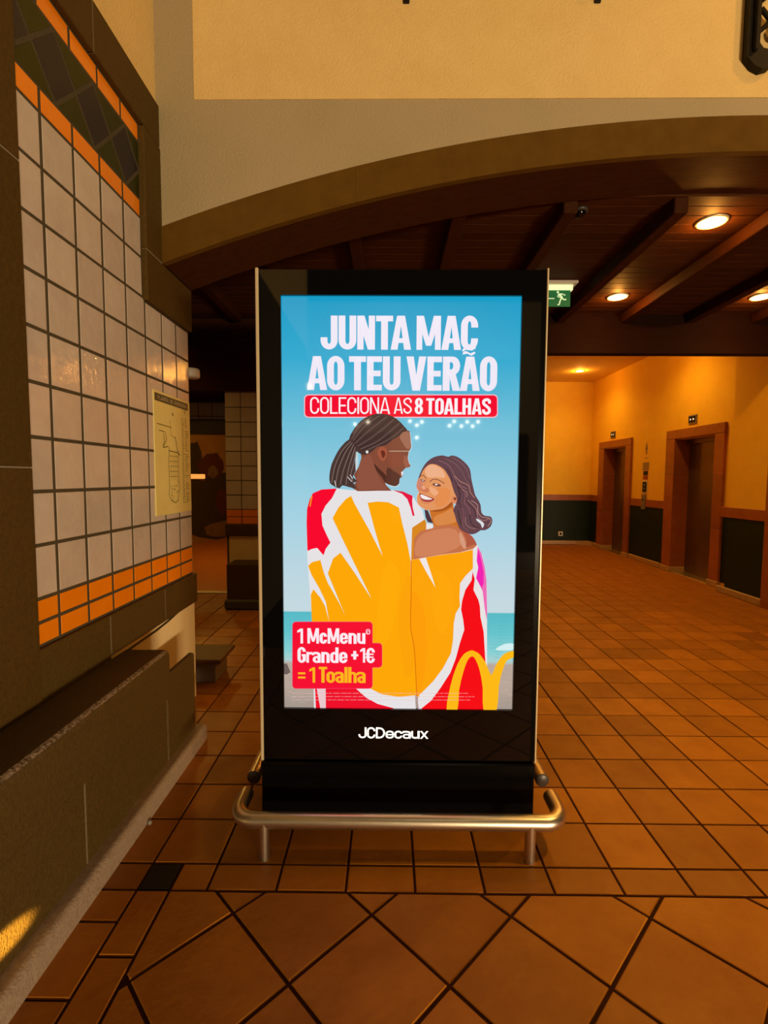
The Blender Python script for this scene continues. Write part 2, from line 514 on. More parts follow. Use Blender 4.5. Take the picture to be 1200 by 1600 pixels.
random.seed(7)
ART_SKY = [(1698.0, '0d9bc6'), (1444.4, '33aad0'), (1217.0, '68bcd7'), (985.9, '90cbdf'), (777.5, 'a6d2e2'), (566.2, 'bcd6e1'), (413.8, 'c6d9e0'), (408.4, '55bac6'), (324.8, '63c3cb'), (243.5, '86cfd3'), (205.4, 'a9cfcf'), (189.1, 'b9a79b'), (93.3, 'b8a598'), (-8.5, 'a3968c')]
ART = [
('poster_background','L',[(51.0,391.8),(84.5,392.1)],'4fb0bf',1.2),
('poster_background','L',[(892.9,398.1),(938.5,398.5)],'4fb0bf',1.2),
('poster_background','L',[(37.6,378.2),(78.4,378.5)],'4fb0bf',1.2),
('poster_background','L',[(852.1,384.4),(874.3,384.6)],'4fb0bf',1.2),
('poster_background','L',[(45.7,364.8),(85.1,365.1)],'4fb0bf',1.2),
('poster_background','L',[(892.2,371.3),(932.6,371.6)],'4fb0bf',1.2),
('poster_background','L',[(15.3,351.0),(50.1,351.3)],'4fb0bf',1.2),
('poster_background','L',[(887.9,357.8),(925.6,358.1)],'4fb0bf',1.2),
('poster_background','L',[(6.7,337.5),(59.1,337.9)],'4fb0bf',1.2),
('poster_background','L',[(891.0,344.3),(914.8,344.5)],'4fb0bf',1.2),
('poster_background','L',[(42.0,324.2),(77.5,324.5)],'4fb0bf',1.2),
('poster_background','L',[(889.4,330.8),(920.4,331.1)],'4fb0bf',1.2),
('poster_background','L',[(21.3,310.5),(60.7,310.8)],'4fb0bf',1.2),
('poster_background','L',[(898.2,317.4),(922.3,317.6)],'4fb0bf',1.2),
('poster_background','L',[(13.3,296.9),(57.7,297.2)],'4fb0bf',1.2),
('poster_background','L',[(894.6,303.9),(932.0,304.2)],'4fb0bf',1.2),
('poster_background','L',[(34.4,283.5),(87.7,283.9)],'4fb0bf',1.2),
('poster_background','L',[(889.7,290.3),(913.0,290.5)],'4fb0bf',1.2),
('poster_background','L',[(64.1,270.1),(92.8,270.4)],'4fb0bf',1.2),
('poster_background','L',[(867.4,276.6),(915.1,277.0)],'4fb0bf',1.2),
('poster_background','L',[(33.5,256.3),(84.6,256.7)],'4fb0bf',1.2),
('poster_background','L',[(861.2,263.0),(910.2,263.4)],'4fb0bf',1.2),
('poster_background','L',[(16.9,242.6),(43.9,242.8)],'4fb0bf',1.2),
('poster_background','L',[(877.1,249.6),(909.0,249.8)],'4fb0bf',1.2),
('poster_background','L',[(41.2,229.1),(96.3,229.6)],'4fb0bf',1.2),
('poster_background','L',[(887.7,236.1),(909.1,236.2)],'4fb0bf',1.2),
('poster_background','L',[(25.8,215.4),(67.5,215.7)],'4fb0bf',1.2),
('poster_background','L',[(877.3,222.4),(921.2,222.8)],'4fb0bf',1.2),
('poster_background','P',[(882.6,254.5),(889.1,263.3),(904.5,273.0),(917.4,279.0),(931.1,282.3),(947.3,283.3),(957,281.0),(957,256.4),(946.8,253.5),(927.3,252.6),(901.5,252.1)],'d3eef0'),
('poster_background','P',[(0,187.7),(10.1,190.7),(25.8,152.5),(9.7,141.4),(0,144.2)],'6d5f5c'),
('poster_background','L',[(57.2,101.6),(70.8,102.6)],'9c8b80',1.1),
('poster_background','L',[(112.2,69.4),(126.1,68.1)],'cbbcb0',1.1),
('poster_background','L',[(909.5,75.8),(925.8,77.2)],'cbbcb0',1.1),
('poster_background','L',[(887.7,162.7),(898.3,161.8)],'9c8b80',1.1),
('poster_background','L',[(35.2,74.2),(49.8,73.9)],'9c8b80',1.1),
('poster_background','L',[(12.6,114.6),(27.6,115.8)],'9c8b80',1.1),
('poster_background','L',[(70.0,37.3),(93.2,36.0)],'9c8b80',1.1),
('poster_background','L',[(23.6,43.7),(49.9,45.2)],'cbbcb0',1.1),
('poster_background','L',[(925.9,36.5),(946.8,35.4)],'9c8b80',1.1),
('poster_background','L',[(920.6,116.3),(942.4,116.3)],'cbbcb0',1.1),
('poster_background','L',[(896.0,16.9),(909.8,17.2)],'9c8b80',1.1),
('poster_background','L',[(938.8,62.9),(958.2,63.5)],'cbbcb0',1.1),
('poster_background','L',[(72.4,94.0),(98.6,93.8)],'cbbcb0',1.1),
('poster_background','L',[(70.0,44.8),(87.1,44.5)],'cbbcb0',1.1),
('poster_background','L',[(101.6,17.2),(111.0,18.5)],'9c8b80',1.1),
('poster_background','L',[(926.9,173.5),(939.5,172.8)],'9c8b80',1.1),
('poster_background','L',[(7.7,124.3),(32.2,124.1)],'9c8b80',1.1),
('poster_background','L',[(83.9,24.6),(105.5,24.6)],'9c8b80',1.1),
('poster_background','L',[(906.5,151.1),(930.2,151.4)],'9c8b80',1.1),
('poster_background','L',[(873.6,91.7),(891.6,92.5)],'cbbcb0',1.1),
('poster_background','L',[(894.8,15.1),(908.1,14.6)],'cbbcb0',1.1),
('poster_background','L',[(109.7,150.6),(129.2,152.4)],'9c8b80',1.1),
('poster_background','L',[(64.3,23.3),(80.9,22.7)],'cbbcb0',1.1),
('poster_background','L',[(41.3,151.5),(60.9,150.3)],'cbbcb0',1.1),
('poster_background','L',[(932.7,78.2),(941.4,77.8)],'cbbcb0',1.1),
('poster_background','L',[(930.7,47.8),(947.7,46.8)],'9c8b80',1.1),
('poster_background','L',[(101.8,61.2),(122.9,61.0)],'cbbcb0',1.1),
('poster_background','L',[(112.7,140.6),(121.5,140.6)],'9c8b80',1.1),
('poster_background','L',[(919.6,48.1),(944.6,47.7)],'9c8b80',1.1),
('poster_background','L',[(60.1,157.5),(72.4,158.3)],'9c8b80',1.1),
('poster_background','L',[(101.8,91.0),(112.6,91.5)],'cbbcb0',1.1),
('poster_background','L',[(885.8,72.5),(901.3,73.7)],'cbbcb0',1.1),
('poster_background','L',[(925.7,84.7),(938.9,85.8)],'cbbcb0',1.1),
('poster_background','L',[(879.4,30.4),(904.8,31.4)],'cbbcb0',1.1),
('poster_background','L',[(940.1,124.1),(959.6,125.0)],'9c8b80',1.1),
('poster_background','L',[(883.0,65.3),(902.9,65.1)],'cbbcb0',1.1),
('poster_background','L',[(13.3,66.7),(34.5,65.5)],'cbbcb0',1.1),
('poster_background','L',[(938.4,51.2),(958.4,53.0)],'9c8b80',1.1),
('poster_background','L',[(22.7,150.2),(48.9,151.1)],'9c8b80',1.1),
('poster_background','L',[(103.3,21.4),(125.4,20.7)],'9c8b80',1.1),
('poster_lettering','P',[(873.0,1230.5),(871.8,1223.8),(868.1,1218.1),(862.4,1214.2),(855.6,1212.8),(106.7,1209.7),(99.9,1211.0),(94.1,1214.8),(90.2,1220.5),(88.9,1227.3),(89.2,1285.6),(90.6,1292.3),(94.5,1298.1),(100.4,1301.9),(107.2,1303.3),(853.7,1306.2),(860.5,1304.8),(866.4,1301.1),(870.3,1295.4),(871.8,1288.7)],'f5b9c4'),
('poster_lettering','P',[(868.9,1231.9),(867.9,1226.2),(864.7,1221.3),(859.9,1218.1),(854.2,1216.9),(108.1,1213.7),(102.3,1214.9),(97.4,1218.1),(94.2,1222.9),(93.0,1228.6),(93.4,1284.3),(94.5,1290.0),(97.8,1294.8),(102.8,1298.1),(108.5,1299.2),(852.4,1302.1),(858.2,1301.0),(863.1,1297.8),(866.5,1293.0),(867.8,1287.3)],'f2062f'),
('poster_lettering','T','COLECIONA','fbeff2',[113.7,437.6,1226.0,1292.4],'l'),
('poster_lettering','T','AS','fbeff2',[452.4,523.9,1227.4,1292.0],'l'),
('poster_lettering','T','8','fbeff2',[536.8,570.4,1226.4,1290.2],'b'),
('poster_lettering','T','TOALHAS','fbeff2',[582.8,843.8,1225.3,1289.9],'b'),
('poster_towel','P',[(123.7,904.1),(158.6,919.5),(219.4,924.1),(271.5,917.9),(336.5,916.1),(388.6,920.7),(449.3,918.9),(488.3,912.6),(531.8,895.5),(549.4,865.2),(571.4,839.2),(582.8,791.3),(580.7,778.2),(548.3,756.1),(535.5,734.2),(538.4,646.2),(529.9,628.5),(533.0,522.2),(528.0,343.3),(538.1,207.8),(553.2,0),(124.1,0),(121.2,340.1),(108.7,501.4),(100.5,612.4),(98.6,669.9),(97.1,792.8),(99.5,840.9),(110.6,880.1)],'e6e2e4'),
('poster_towel','P',[(123.7,904.1),(158.6,919.5),(221.5,924.1),(201.9,885.0),(175.8,854.4),(158.2,819.4),(162.4,771.3),(179.8,732.0),(195.0,701.3),(175.3,674.8),(166.4,648.2),(140.2,678.9),(118.3,674.4),(99.9,665.5),(97.0,784.1),(99.5,840.9),(110.6,880.1)],'f8022c'),
('poster_towel','L',[(119.4,893.2),(111.3,849.6)],'f7941d',5),
('poster_towel','P',[(449.3,918.9),(492.6,912.6),(531.8,895.5),(529.8,873.8),(532.2,847.7),(540.4,815.1),(532.6,812.9),(523.6,847.6),(510.2,882.3),(488.4,903.9)],'e3093f'),
('poster_towel','P',[(204.0,802.2),(228.0,846.0),(258.4,880.9),(280.2,894.1),(293.2,863.7),(354.4,755.0),(409.4,647.6),(376.2,759.5),(347.5,866.2),(388.8,871.7),(432.2,868.9),(475.8,847.4),(489.3,786.4),(511.8,698.9),(525.5,628.5),(531.0,406.2),(528.9,344.2),(550.8,271.3),(559.8,162.5),(555.5,58.4),(481.6,50.4),(410.2,60.7),(356.5,87.7),(231.7,168.9),(205.1,214.1),(165.3,295.4),(117.7,349.1),(113.0,483.6),(124.2,506.0),(152.7,470.5),(172.4,434.9),(188.6,372.2),(175.5,452.8),(148.4,510.6),(117.8,563.8),(102.6,603.6),(118.1,619.2),(153.2,628.3),(168.4,573.0),(183.7,533.1),(236.4,439.8),(256.2,395.1),(205.6,519.9),(183.8,573.1),(205.8,635.2),(236.5,659.7),(293.5,578.3),(355.3,483.1),(364.1,469.8),(249.7,706.0)],'fda703'),
('poster_towel','P',[(407.7,565.8),(424.1,617.5),(442.4,628.0),(465.2,608.0),(482.2,566.3),(479.6,513.2),(469.8,454.9),(463.3,402.6),(452.9,351.7),(431.7,292.6),(409.2,252.1),(391.5,251.6),(382.4,297.1),(391.2,430.4)],'feab04'),
('poster_towel','P',[(483.0,455.0),(497.6,520.5),(512.9,566.5),(521.6,558.3),(526.4,522.2),(526.9,467.3),(525.2,410.6),(522.3,379.5),(521.3,352.2),(527.6,314.9),(535.3,271.2),(542.2,213.2),(542.9,162.4),(526.9,137.0),(507.6,139.3),(496.9,188.9),(489.0,252.7),(480.3,297.9),(475.0,342.9),(476.3,397.6)],'fca205'),
('poster_towel','P',[(131.9,0),(129.0,85.7),(298.6,87.2),(343.3,46.4),(392.5,19.2),(459.6,1.5),(460.6,0)],'ee0828'),
('poster_towel','P',[(150.5,0),(135.7,85.8),(173.6,86.1),(174.2,0)],'e9c9cd'),
('poster_woman','P',[(530.8,764.8),(582.7,800.1),(591.6,778.3),(589.7,752.0),(555.2,716.7),(551.8,624.3),(527.7,624.1)],'d9861f'),
('poster_woman','P',[(536.8,637.2),(540.4,720.8),(564.5,751.3),(607.5,763.1),(643.2,779.2),(671.5,808.2),(707.2,815.6),(729.6,758.1),(765.7,740.2),(784.0,722.3),(802.7,678.9),(752.6,664.1),(673.9,634.5),(609.1,623.2),(537.1,611.7)],'c4714a'),
('poster_woman','P',[(545.4,648.2),(540.6,674.9),(547.7,706.3),(559.0,727.0),(579.0,742.7),(613.1,754.4),(650.6,761.2),(681.9,764.3),(708.1,757.9),(730.5,731.2),(737.7,700.3),(711.5,679.2),(673.5,663.6),(641.1,654.7),(608.8,650.1),(572.9,644.7)],'d0825a'),
('poster_woman','P',[(707.7,779.6),(719.6,766.4),(740.6,743.7),(750.3,724.9),(755.5,707.6),(752.8,693.0),(752.3,684.4),(767.4,689.4),(784.4,696.9),(793.8,695.0),(797.4,694.9),(792.7,707.3),(784.0,722.3),(777.7,730.5),(765.7,740.2),(733.5,763.3)],'b0573f'),
('poster_woman','P',[(726.1,750.8),(734.7,741.0),(744.5,722.0),(751.0,701.6),(753.7,684.4),(749.2,678.5),(741.6,681.4),(733.4,695.6),(726.7,714.7),(724.3,736.6)],'d79a7c'),
('poster_towel','P',[(527.7,631.8),(653.6,654.9),(728.5,664.3),(781.3,678.9),(799.5,695.9),(821.5,651.6),(836.1,580.2),(842.7,512.9),(845.5,368.2),(848.7,203.8),(856.1,0),(560.7,0),(562.2,53.6),(547.5,182.9),(528.0,352.1),(530.2,501.6)],'e8e2e2'),
('poster_towel','P',[(529.1,631.8),(653.6,654.0),(728.5,663.4),(781.3,675.8),(782.7,597.7),(752.2,566.1),(730.5,534.6),(729.2,476.0),(732.0,439.9),(714.7,408.1),(707.3,367.2),(705.2,294.2),(697.1,239.3),(664.3,174.7),(624.6,119.0),(575.6,67.6),(558.6,53.6),(547.5,182.9),(528.0,352.1),(530.2,501.6)],'fda305'),
('poster_towel','P',[(530.2,501.6),(552.1,492.0),(576.1,447.8),(588.8,389.5),(595.4,320.8),(596.4,251.0),(592.4,183.3),(582.3,120.3),(571.1,72.2),(564.2,47.9),(558.6,53.6),(553.5,106.5),(547.5,182.9),(536.9,266.3),(528.0,352.1),(525.0,440.8)],'fd9d04'),
('poster_towel','P',[(623.4,592.2),(656.8,579.0),(690.6,538.8),(701.8,493.3),(700.9,439.7),(689.0,372.0),(671.3,321.4),(652.6,324.7),(635.1,357.5),(622.8,411.3),(615.9,475.2),(614.2,544.4)],'fea606'),
('poster_towel','P',[(560.9,636.5),(588.3,642.0),(610.2,578.6),(629.6,516.8),(592.5,578.5)],'f1e7e2'),
('poster_towel','P',[(781.6,584.3),(791.0,552.9),(786.4,508.0),(807.1,467.5),(814.3,440.5),(817.4,395.2),(831.9,331.7),(836.1,277.0),(840.9,212.9),(858.2,0),(575.3,0),(616.6,35.5),(656.4,91.5),(696.0,156.5),(717.6,216.5),(734.4,285.3),(751.4,340.2),(746.3,381.1),(736.7,426.3),(740.6,462.5),(753.2,507.7),(778.2,548.4)],'f50313'),
('poster_towel','P',[(800.9,689.3),(816.9,660.5),(831.2,602.5),(839.3,548.8),(844.6,413.6),(843.4,381.8),(834.5,431.6),(824.2,503.7),(796.7,557.5),(804.7,602.3),(797.6,629.1),(799.1,669.2)],'ee6bb5'),
('poster_towel','P',[(803.3,678.2),(815.1,638.1),(827.1,584.6),(828.1,535.2),(820.4,517.2),(796.7,557.5),(804.7,602.3),(798.9,629.1)],'f01fb0'),
('poster_towel','L',[(527.8,629.6),(528.3,597.2),(529.0,550.6),(529.3,501.6),(528.5,450.7),(527.4,397.4),(528.0,352.1),(531.8,321.5),(537.3,298.9),(542.1,274.7),(545.2,246.5),(547.5,216.8),(549.7,182.9),(552.2,139.7),(554.5,92.3),(556.8,53.6),(559.1,28.8),(561.2,12.8),(562.7,2.5)],'d96a08',3.2),
('poster_towel','L',[(556.8,53.6),(563.7,-2.2)],'a98f90',4),
('poster_woman','P',[(598.9,840.0),(630.1,833.1),(680.5,854.6),(697.3,866.0),(703.5,823.7),(715.3,789.7),(721.3,767.0),(681.6,778.2),(619.5,769.3),(613.7,786.3)],'cb7128'),
('poster_woman','P',[(619.1,809.0),(639.0,820.1),(664.0,829.1),(680.0,840.5),(691.9,846.2),(698.9,836.4),(703.6,820.8),(710.7,805.8),(712.5,792.5),(700.7,785.4),(681.6,781.0),(655.0,775.2),(630.8,775.0),(618.9,790.4)],'d98848'),
('poster_woman','P',[(580.6,839.9),(594.8,835.8),(616.5,783.5),(593.9,789.0),(585.2,808.8)],'4d3038'),
('poster_woman','P',[(588.3,783.3),(615.2,779.2),(615.4,763.6),(588.6,757.7)],'eae6e6'),
('poster_woman','P',[(588.5,1021.3),(607.1,1034.2),(627.5,1042.5),(645.0,1039.7),(661.3,1028.7),(676.4,1008.7),(689.9,984.1),(701.3,958.6),(710.3,933.7),(717.2,911.9),(719.4,894.3),(712.7,884.5),(702.7,877.3),(695.1,869.0),(686.1,860.3),(672.8,849.7),(658.2,840.4),(644.1,835.3),(630.1,833.1),(615.4,834.6),(601.8,837.2),(591.4,838.0),(582.0,839.9),(571.5,846.2),(562.1,854.0),(555.3,860.3),(550.7,868.0),(548.7,880.5),(549.0,893.4),(552.9,902.4),(555.9,910.3),(552.0,918.4),(547.3,927.2),(546.9,938.3),(548.5,949.7),(551.1,959.2),(555.3,969.4),(561.4,983.1),(569.1,997.5),(577.2,1009.8)],'e3965f'),
('poster_woman','P',[(610.6,1050.7),(620.3,1055.2),(630.1,1057.8),(641.1,1060.0),(652.4,1060.7),(664.2,1057.8),(674.9,1055.2),(681.9,1058.1),(688.8,1060.9),(699.5,1059.5),(711.3,1055.4),(722.8,1048.7),(733.9,1040.2),(744.6,1030.9),(753.8,1020.8),(760.6,1010.5),(765.4,998.5),(768.0,982.2),(770.2,964.9),(773.7,949.5),(777.7,934.1),(781.8,916.7),(786.8,900.4),(794.0,888.2),(801.2,877.9),(806.3,868.4),(810.0,858.2),(811.3,843.7),(813.4,830.0),(819.3,821.3),(827.7,815.9),(839.4,814.7),(850.3,813.2),(856.6,806.2),(859.1,796.2),(857.1,783.3),(851.2,770.7),(840.6,761.9),(828.8,756.3),(820.0,756.1),(811.9,756.2),(803.9,750.8),(795.2,744.8),(784.3,740.6),(772.7,738.9),(761.3,741.9),(749.9,747.3),(738.0,752.9),(727.1,761.4),(718.9,775.9),(712.5,792.5),(707.4,809.2),(703.5,823.7),(699.4,830.9),(697.7,837.8),(702.6,851.4),(708.5,866.1),(711.0,877.9),(711.0,888.7),(707.3,898.3),(702.3,908.3),(697.9,920.4),(693.5,933.6),(689.4,947.6),(684.6,961.6),(677.8,974.7),(670.2,986.8),(664.0,997.1),(656.0,1006.3),(642.3,1015.7),(627.7,1022.9),(615.8,1025.8),(605.2,1025.6),(596.5,1022.8),(588.5,1017.1),(579.8,1008.4),(571.9,997.5),(565.8,984.0),(560.9,972.2),(555.8,965.3),(554.0,966.6),(559.8,984.1),(569.0,1005.8),(578.2,1021.3),(588.3,1033.9),(599.4,1043.6)],'64434a'),
('poster_woman','P',[(591.3,1017.1),(601.3,1022.1),(613.7,1022.9),(629.7,1017.5),(644.7,1009.0),(653.6,999.6),(659.0,989.5),(663.5,978.3),(662.1,969.9),(647.1,970.2),(628.3,972.5),(613.1,970.7),(600.3,969.6),(591.8,972.4),(586.1,977.9),(581.7,987.0),(580.3,997.5),(584.1,1008.2)],'eeb088'),
('poster_woman','P',[(623.3,922.0),(637.8,928.9),(657.0,930.6),(673.5,926.6),(685.3,916.7),(685.9,897.5),(680.2,877.2),(670.5,863.8),(658.0,854.5),(642.9,848.8),(629.9,848.7),(624.6,858.2),(624.0,871.3),(628.2,882.2),(632.1,893.9),(626.1,908.8)],'e48d4f'),
('poster_woman','P',[(600.7,933.1),(610.9,931.2),(623.3,924.8),(632.7,918.2),(637.5,910.8),(632.7,902.0),(623.6,896.6),(613.0,901.3),(603.8,910.6),(599.6,923.2)],'efab7e'),
('poster_woman','P',[(652.5,843.2),(668.6,852.7),(680.4,863.1),(690.8,872.9),(697.1,877.3),(697.2,868.0),(691.8,854.7),(679.6,845.2),(663.8,837.6),(647.0,832.5),(630.1,830.3),(610.7,832.1),(601.8,835.8),(623.6,838.6)],'a9551d'),
('poster_woman','P',[(555.4,966.6),(564.4,963.5),(572.3,955.4),(572.8,944.9),(569.8,932.9),(564.8,919.2),(558.7,910.4),(552.2,916.0),(547.3,927.2),(547.2,938.4),(549.3,949.7),(551.4,960.2)],'d0836a'),
('poster_woman','L',[(600.5,952.8),(603.8,956.0),(608.6,960.5),(614.4,963.5),(621.2,964.0),(629.0,963.1),(636.9,960.8),(645.7,956.2),(654.7,950.3),(661.0,946.1)],'6b3a34',2.8),
('poster_woman','L',[(560.9,973.6),(564.2,976.0),(568.8,979.2),(573.5,980.1),(578.2,976.6),(582.9,970.9),(586.3,966.7)],'6b3a34',2.6),
('poster_woman','P',[(610.4,943.0),(615.9,946.8),(625.8,948.7),(635.0,945.9),(642.8,941.8),(647.1,938.6),(647.1,936.2),(639.3,934.5),(628.8,934.7),(617.5,938.4)],'6a3a38'),
('poster_woman','P',[(620.8,943.9),(624.1,945.9),(628.6,946.7),(632.2,944.6),(633.8,941.7),(630.5,939.7),(625.9,938.9),(622.4,941.0)],'e8d5cf'),
('poster_woman','P',[(562.4,961.0),(566.0,963.3),(572.2,963.8),(578.8,960.7),(583.0,956.9),(579.8,954.6),(573.8,954.0),(566.9,957.1)],'7a4a52'),
('poster_woman','P',[(568.1,960.5),(570.5,961.8),(573.7,962.2),(575.7,960.4),(576.5,958.3),(574.5,957.2),(571.8,957.1),(569.3,958.6)],'e2cdc9'),
('poster_woman','L',[(586.3,966.7),(586.2,962.6),(585.9,956.5),(583.6,949.9),(577.7,941.9),(569.9,933.3),(564.2,927.3)],'c9764e',1.5),
('poster_woman','P',[(564.2,930.1),(571.4,932.9),(581.0,933.0),(591.5,928.3),(599.4,921.8),(599.6,915.5),(595.3,910.6),(587.5,909.3),(578.4,910.5),(570.3,913.9),(564.3,918.8),(562.3,924.8)],'d27a54'),
('poster_woman','P',[(567.0,931.5),(570.9,935.6),(576.7,937.2),(581.5,933.0),(583.9,927.4),(580.7,923.3),(575.5,921.7),(570.1,925.9)],'eea585'),
('poster_woman','P',[(558.8,906.1),(564.0,907.0),(572.9,903.4),(583.5,899.0),(595.5,893.7),(610.8,888.9),(621.5,883.9),(618.1,877.8),(608.4,872.6),(596.8,870.5),(584.5,871.0),(574.2,874.2),(566.1,880.8),(560.4,894.3)],'a83e3c'),
('poster_woman','P',[(563.3,901.4),(568.2,901.5),(575.7,899.2),(585.4,895.1),(595.6,890.3),(606.3,886.3),(612.5,883.0),(606.4,881.0),(595.7,880.1),(585.4,880.8),(575.9,882.8),(569.7,885.9),(565.7,890.1),(563.1,896.3)],'f6e9e6'),
('poster_woman','L',[(561.9,876.6),(566.9,873.1),(574.2,868.5),(581.7,865.4),(589.9,865.4),(598.3,867.0),(604.3,868.3)],'c8583f',1.6),
('poster_woman','L',[(626.5,896.7),(627.9,891.3),(629.6,883.8),(629.5,876.9),(625.6,871.3),(619.8,866.2),(615.6,862.7)],'c06a3e',1.1),
('poster_woman','P',[(689.9,891.4),(694.7,896.2),(701.0,897.1),(707.1,892.9),(711.6,885.9),(712.1,877.0),(709.9,868.9),(704.7,865.3),(698.7,864.6),(694.2,866.6),(691.0,871.6),(689.2,881.6)],'e08a5c'),
('poster_woman','P',[(698.3,888.6),(702.1,890.5),(706.8,890.1),(709.2,886.1),(709.7,881.6),(706.7,879.0),(702.7,878.8),(699.6,883.4)],'7d3520'),
('poster_woman','L',[(704.3,866.1),(708.7,857.6)],'efdcc0',1.6),
('poster_woman','L',[(635.9,1039.7),(645.1,1036.7),(658.0,1032.1),(669.7,1025.9),(678.5,1017.9),(686.1,1008.3),(692.5,998.1),(696.9,987.0),(700.1,975.3),(704.2,964.5),(710.0,955.1),(716.7,946.6),(724.3,939.4),(734.2,933.4),(745.0,928.7),(752.6,925.5)],'a2767b',1.6),
('poster_woman','L',[(661.0,1048.2),(671.6,1043.6),(686.7,1036.9),(700.5,1028.9),(711.2,1019.6),(720.7,1009.1),(729.0,998.3),(735.5,987.2),(740.8,975.8),(746.3,964.8),(753.6,953.2),(761.2,941.9),(766.5,934.0)],'8d6a70',1.6),
('poster_woman','L',[(688.9,1053.9),(698.8,1048.5),(712.9,1040.6),(725.6,1031.8),(735.5,1022.3),(744.2,1011.9),(751.3,1001.2),(756.7,989.0),(760.6,976.4),(763.1,967.6)],'96747a',1.4),
('poster_woman','L',[(701.2,978.5),(706.7,972.5),(714.8,964.1),(724.0,956.2),(735.4,950.7),(748.1,945.8),(758.0,939.6),(762.5,930.8),(764.2,920.9),(766.9,911.5),(772.7,902.8),(779.4,894.7),(784.1,889.1)],'c48d76',2.2),
('poster_woman','L',[(710.2,944.9),(717.3,939.3),(727.3,931.3),(735.8,922.6),(741.3,913.5),(745.4,903.9),(747.5,894.5),(746.2,885.6),(743.0,877.0),(742.3,869.1),(746.7,862.4),(753.5,856.4),(759.5,849.4),(763.4,839.6),(766.4,828.8),(768.4,821.2)],'9a5f60',2.4),
('poster_woman','L',[(727.4,922.5),(734.9,920.3),(745.2,916.8),(752.8,911.4),(753.9,903.2),(752.2,893.1),(753.3,883.3),(760.4,874.4),(770.4,865.9),(779.1,858.0),(785.0,851.4),(789.7,845.3),(793.5,838.3),(795.5,829.0),(796.7,818.7),(799.6,810.1),(806.0,803.5),(814.3,798.5),(822.5,796.0),(830.8,797.5),(839.1,801.6),(844.8,804.7)],'b07f78',2.4),
('poster_woman','L',[(719.9,860.5),(725.8,855.1),(734.0,847.2),(740.0,838.0),(741.7,827.3),(741.3,815.4),(740.5,804.0),(739.0,794.0),(737.2,784.5),(738.1,775.7),(744.8,766.9),(754.2,758.7),(761.1,753.1)],'8e5558',2.2),
('poster_woman','L',[(770.3,877.7),(777.7,873.9),(788.1,868.2),(795.9,860.9),(798.2,851.2),(797.9,839.9),(799.3,829.9),(803.7,821.8),(809.7,815.1),(816.5,810.2),(824.9,808.4),(834.2,808.6),(842.0,807.5),(847.8,803.8),(852.1,798.9),(853.5,793.4),(850.3,786.4),(844.3,778.8),(839.8,773.4)],'c79a90',2.0),
('poster_woman','L',[(748.9,809.8),(748.4,802.8),(747.9,793.1),(749.3,784.3),(753.5,777.5),(759.5,771.8),(766.5,767.3),(775.4,764.4),(785.1,762.8),(792.0,761.8)],'b5827c',1.8),
('poster_woman','L',[(765.6,821.2),(766.0,813.5),(766.9,802.7),(768.9,792.9),(772.6,785.1),(777.5,778.3),(783.4,773.1),(791.2,770.0),(799.9,768.5),(806.0,767.6)],'3a2228',3.0),
('poster_woman','L',[(713.1,933.7),(716.8,924.8),(721.8,912.1),(724.9,900.0),(723.8,890.0),(720.8,880.6),(719.7,871.8),(722.8,863.0),(727.7,854.9),(731.3,849.3)],'3c242c',3.4),
('poster_woman','L',[(701.4,964.5),(704.8,956.2),(709.7,944.5),(715.9,933.7),(724.6,924.8),(734.5,916.8),(741.6,911.4)],'3f2831',3),
('poster_woman','L',[(750.3,894.5),(752.1,887.0),(754.9,876.4),(759.2,866.4),(766.3,858.8),(775.0,851.8),(782.1,843.9),(786.5,833.0),(789.3,821.2),(791.1,812.8)],'402730',3),
('poster_woman','L',[(670.0,1006.4),(673.9,1000.8),(679.4,992.7),(684.3,984.0),(688.0,974.1),(691.1,963.5),(693.1,956.1)],'40282f',3.2),
('poster_woman','L',[(717.4,837.9),(718.9,828.9),(721.1,816.1),(723.6,803.9),(726.7,793.0),(730.1,782.8),(732.5,775.6)],'3b3026',4),
('poster_woman','P',[(794.1,804.4),(801.7,801.6),(811.2,796.0),(819.9,789.5),(825.5,781.9),(822.7,771.4),(817.4,764.8),(815.0,771.3),(811.4,781.8),(802.5,789.4),(794.2,795.9),(792.0,801.5)],'d9dfe2'),
('poster_woman','L',[(547.3,927.2),(550.1,922.8),(553.9,916.6),(555.9,910.3),(554.4,905.0),(551.1,899.7),(548.8,893.4),(548.4,885.2),(549.0,876.1),(550.7,868.0),(553.5,862.0),(557.3,857.1),(562.1,852.5),(568.9,847.7),(576.6,843.1),(582.0,839.9)],'eecfc6',1.6),
('poster_man','P',[(325.7,1088.4),(387.7,1127.2),(449.4,1158.2),(484.2,1169.8),(517.1,1157.7),(521.4,1116.3),(523.5,1091.3),(514.0,1073.9),(510.3,1050.7),(515.6,1027.5),(522.2,1021.8),(518.4,1012.1),(502.9,1010.0),(489.4,996.4),(491.5,977.0),(477.9,965.3),(476.1,945.9),(462.6,934.9),(443.1,937.9),(419.6,947.5),(423.6,937.8),(445.2,916.1),(388.6,915.8),(330.0,913.9),(306.6,913.8),(283.2,927.3),(302.6,954.7),(290.9,979.9),(310.3,1011.0),(321.9,1049.8),(318.0,1072.9)],'844a36'),
('poster_man','P',[(484.3,1151.4),(501.0,1155.8),(517.2,1153.1),(521.2,1136.4),(521.4,1116.3),(523.9,1101.7),(523.5,1091.3),(515.0,1086.2),(504.2,1087.3),(495.9,1098.4),(488.5,1112.3),(481.1,1122.2),(476.7,1131.4),(477.7,1142.5)],'a06a55'),
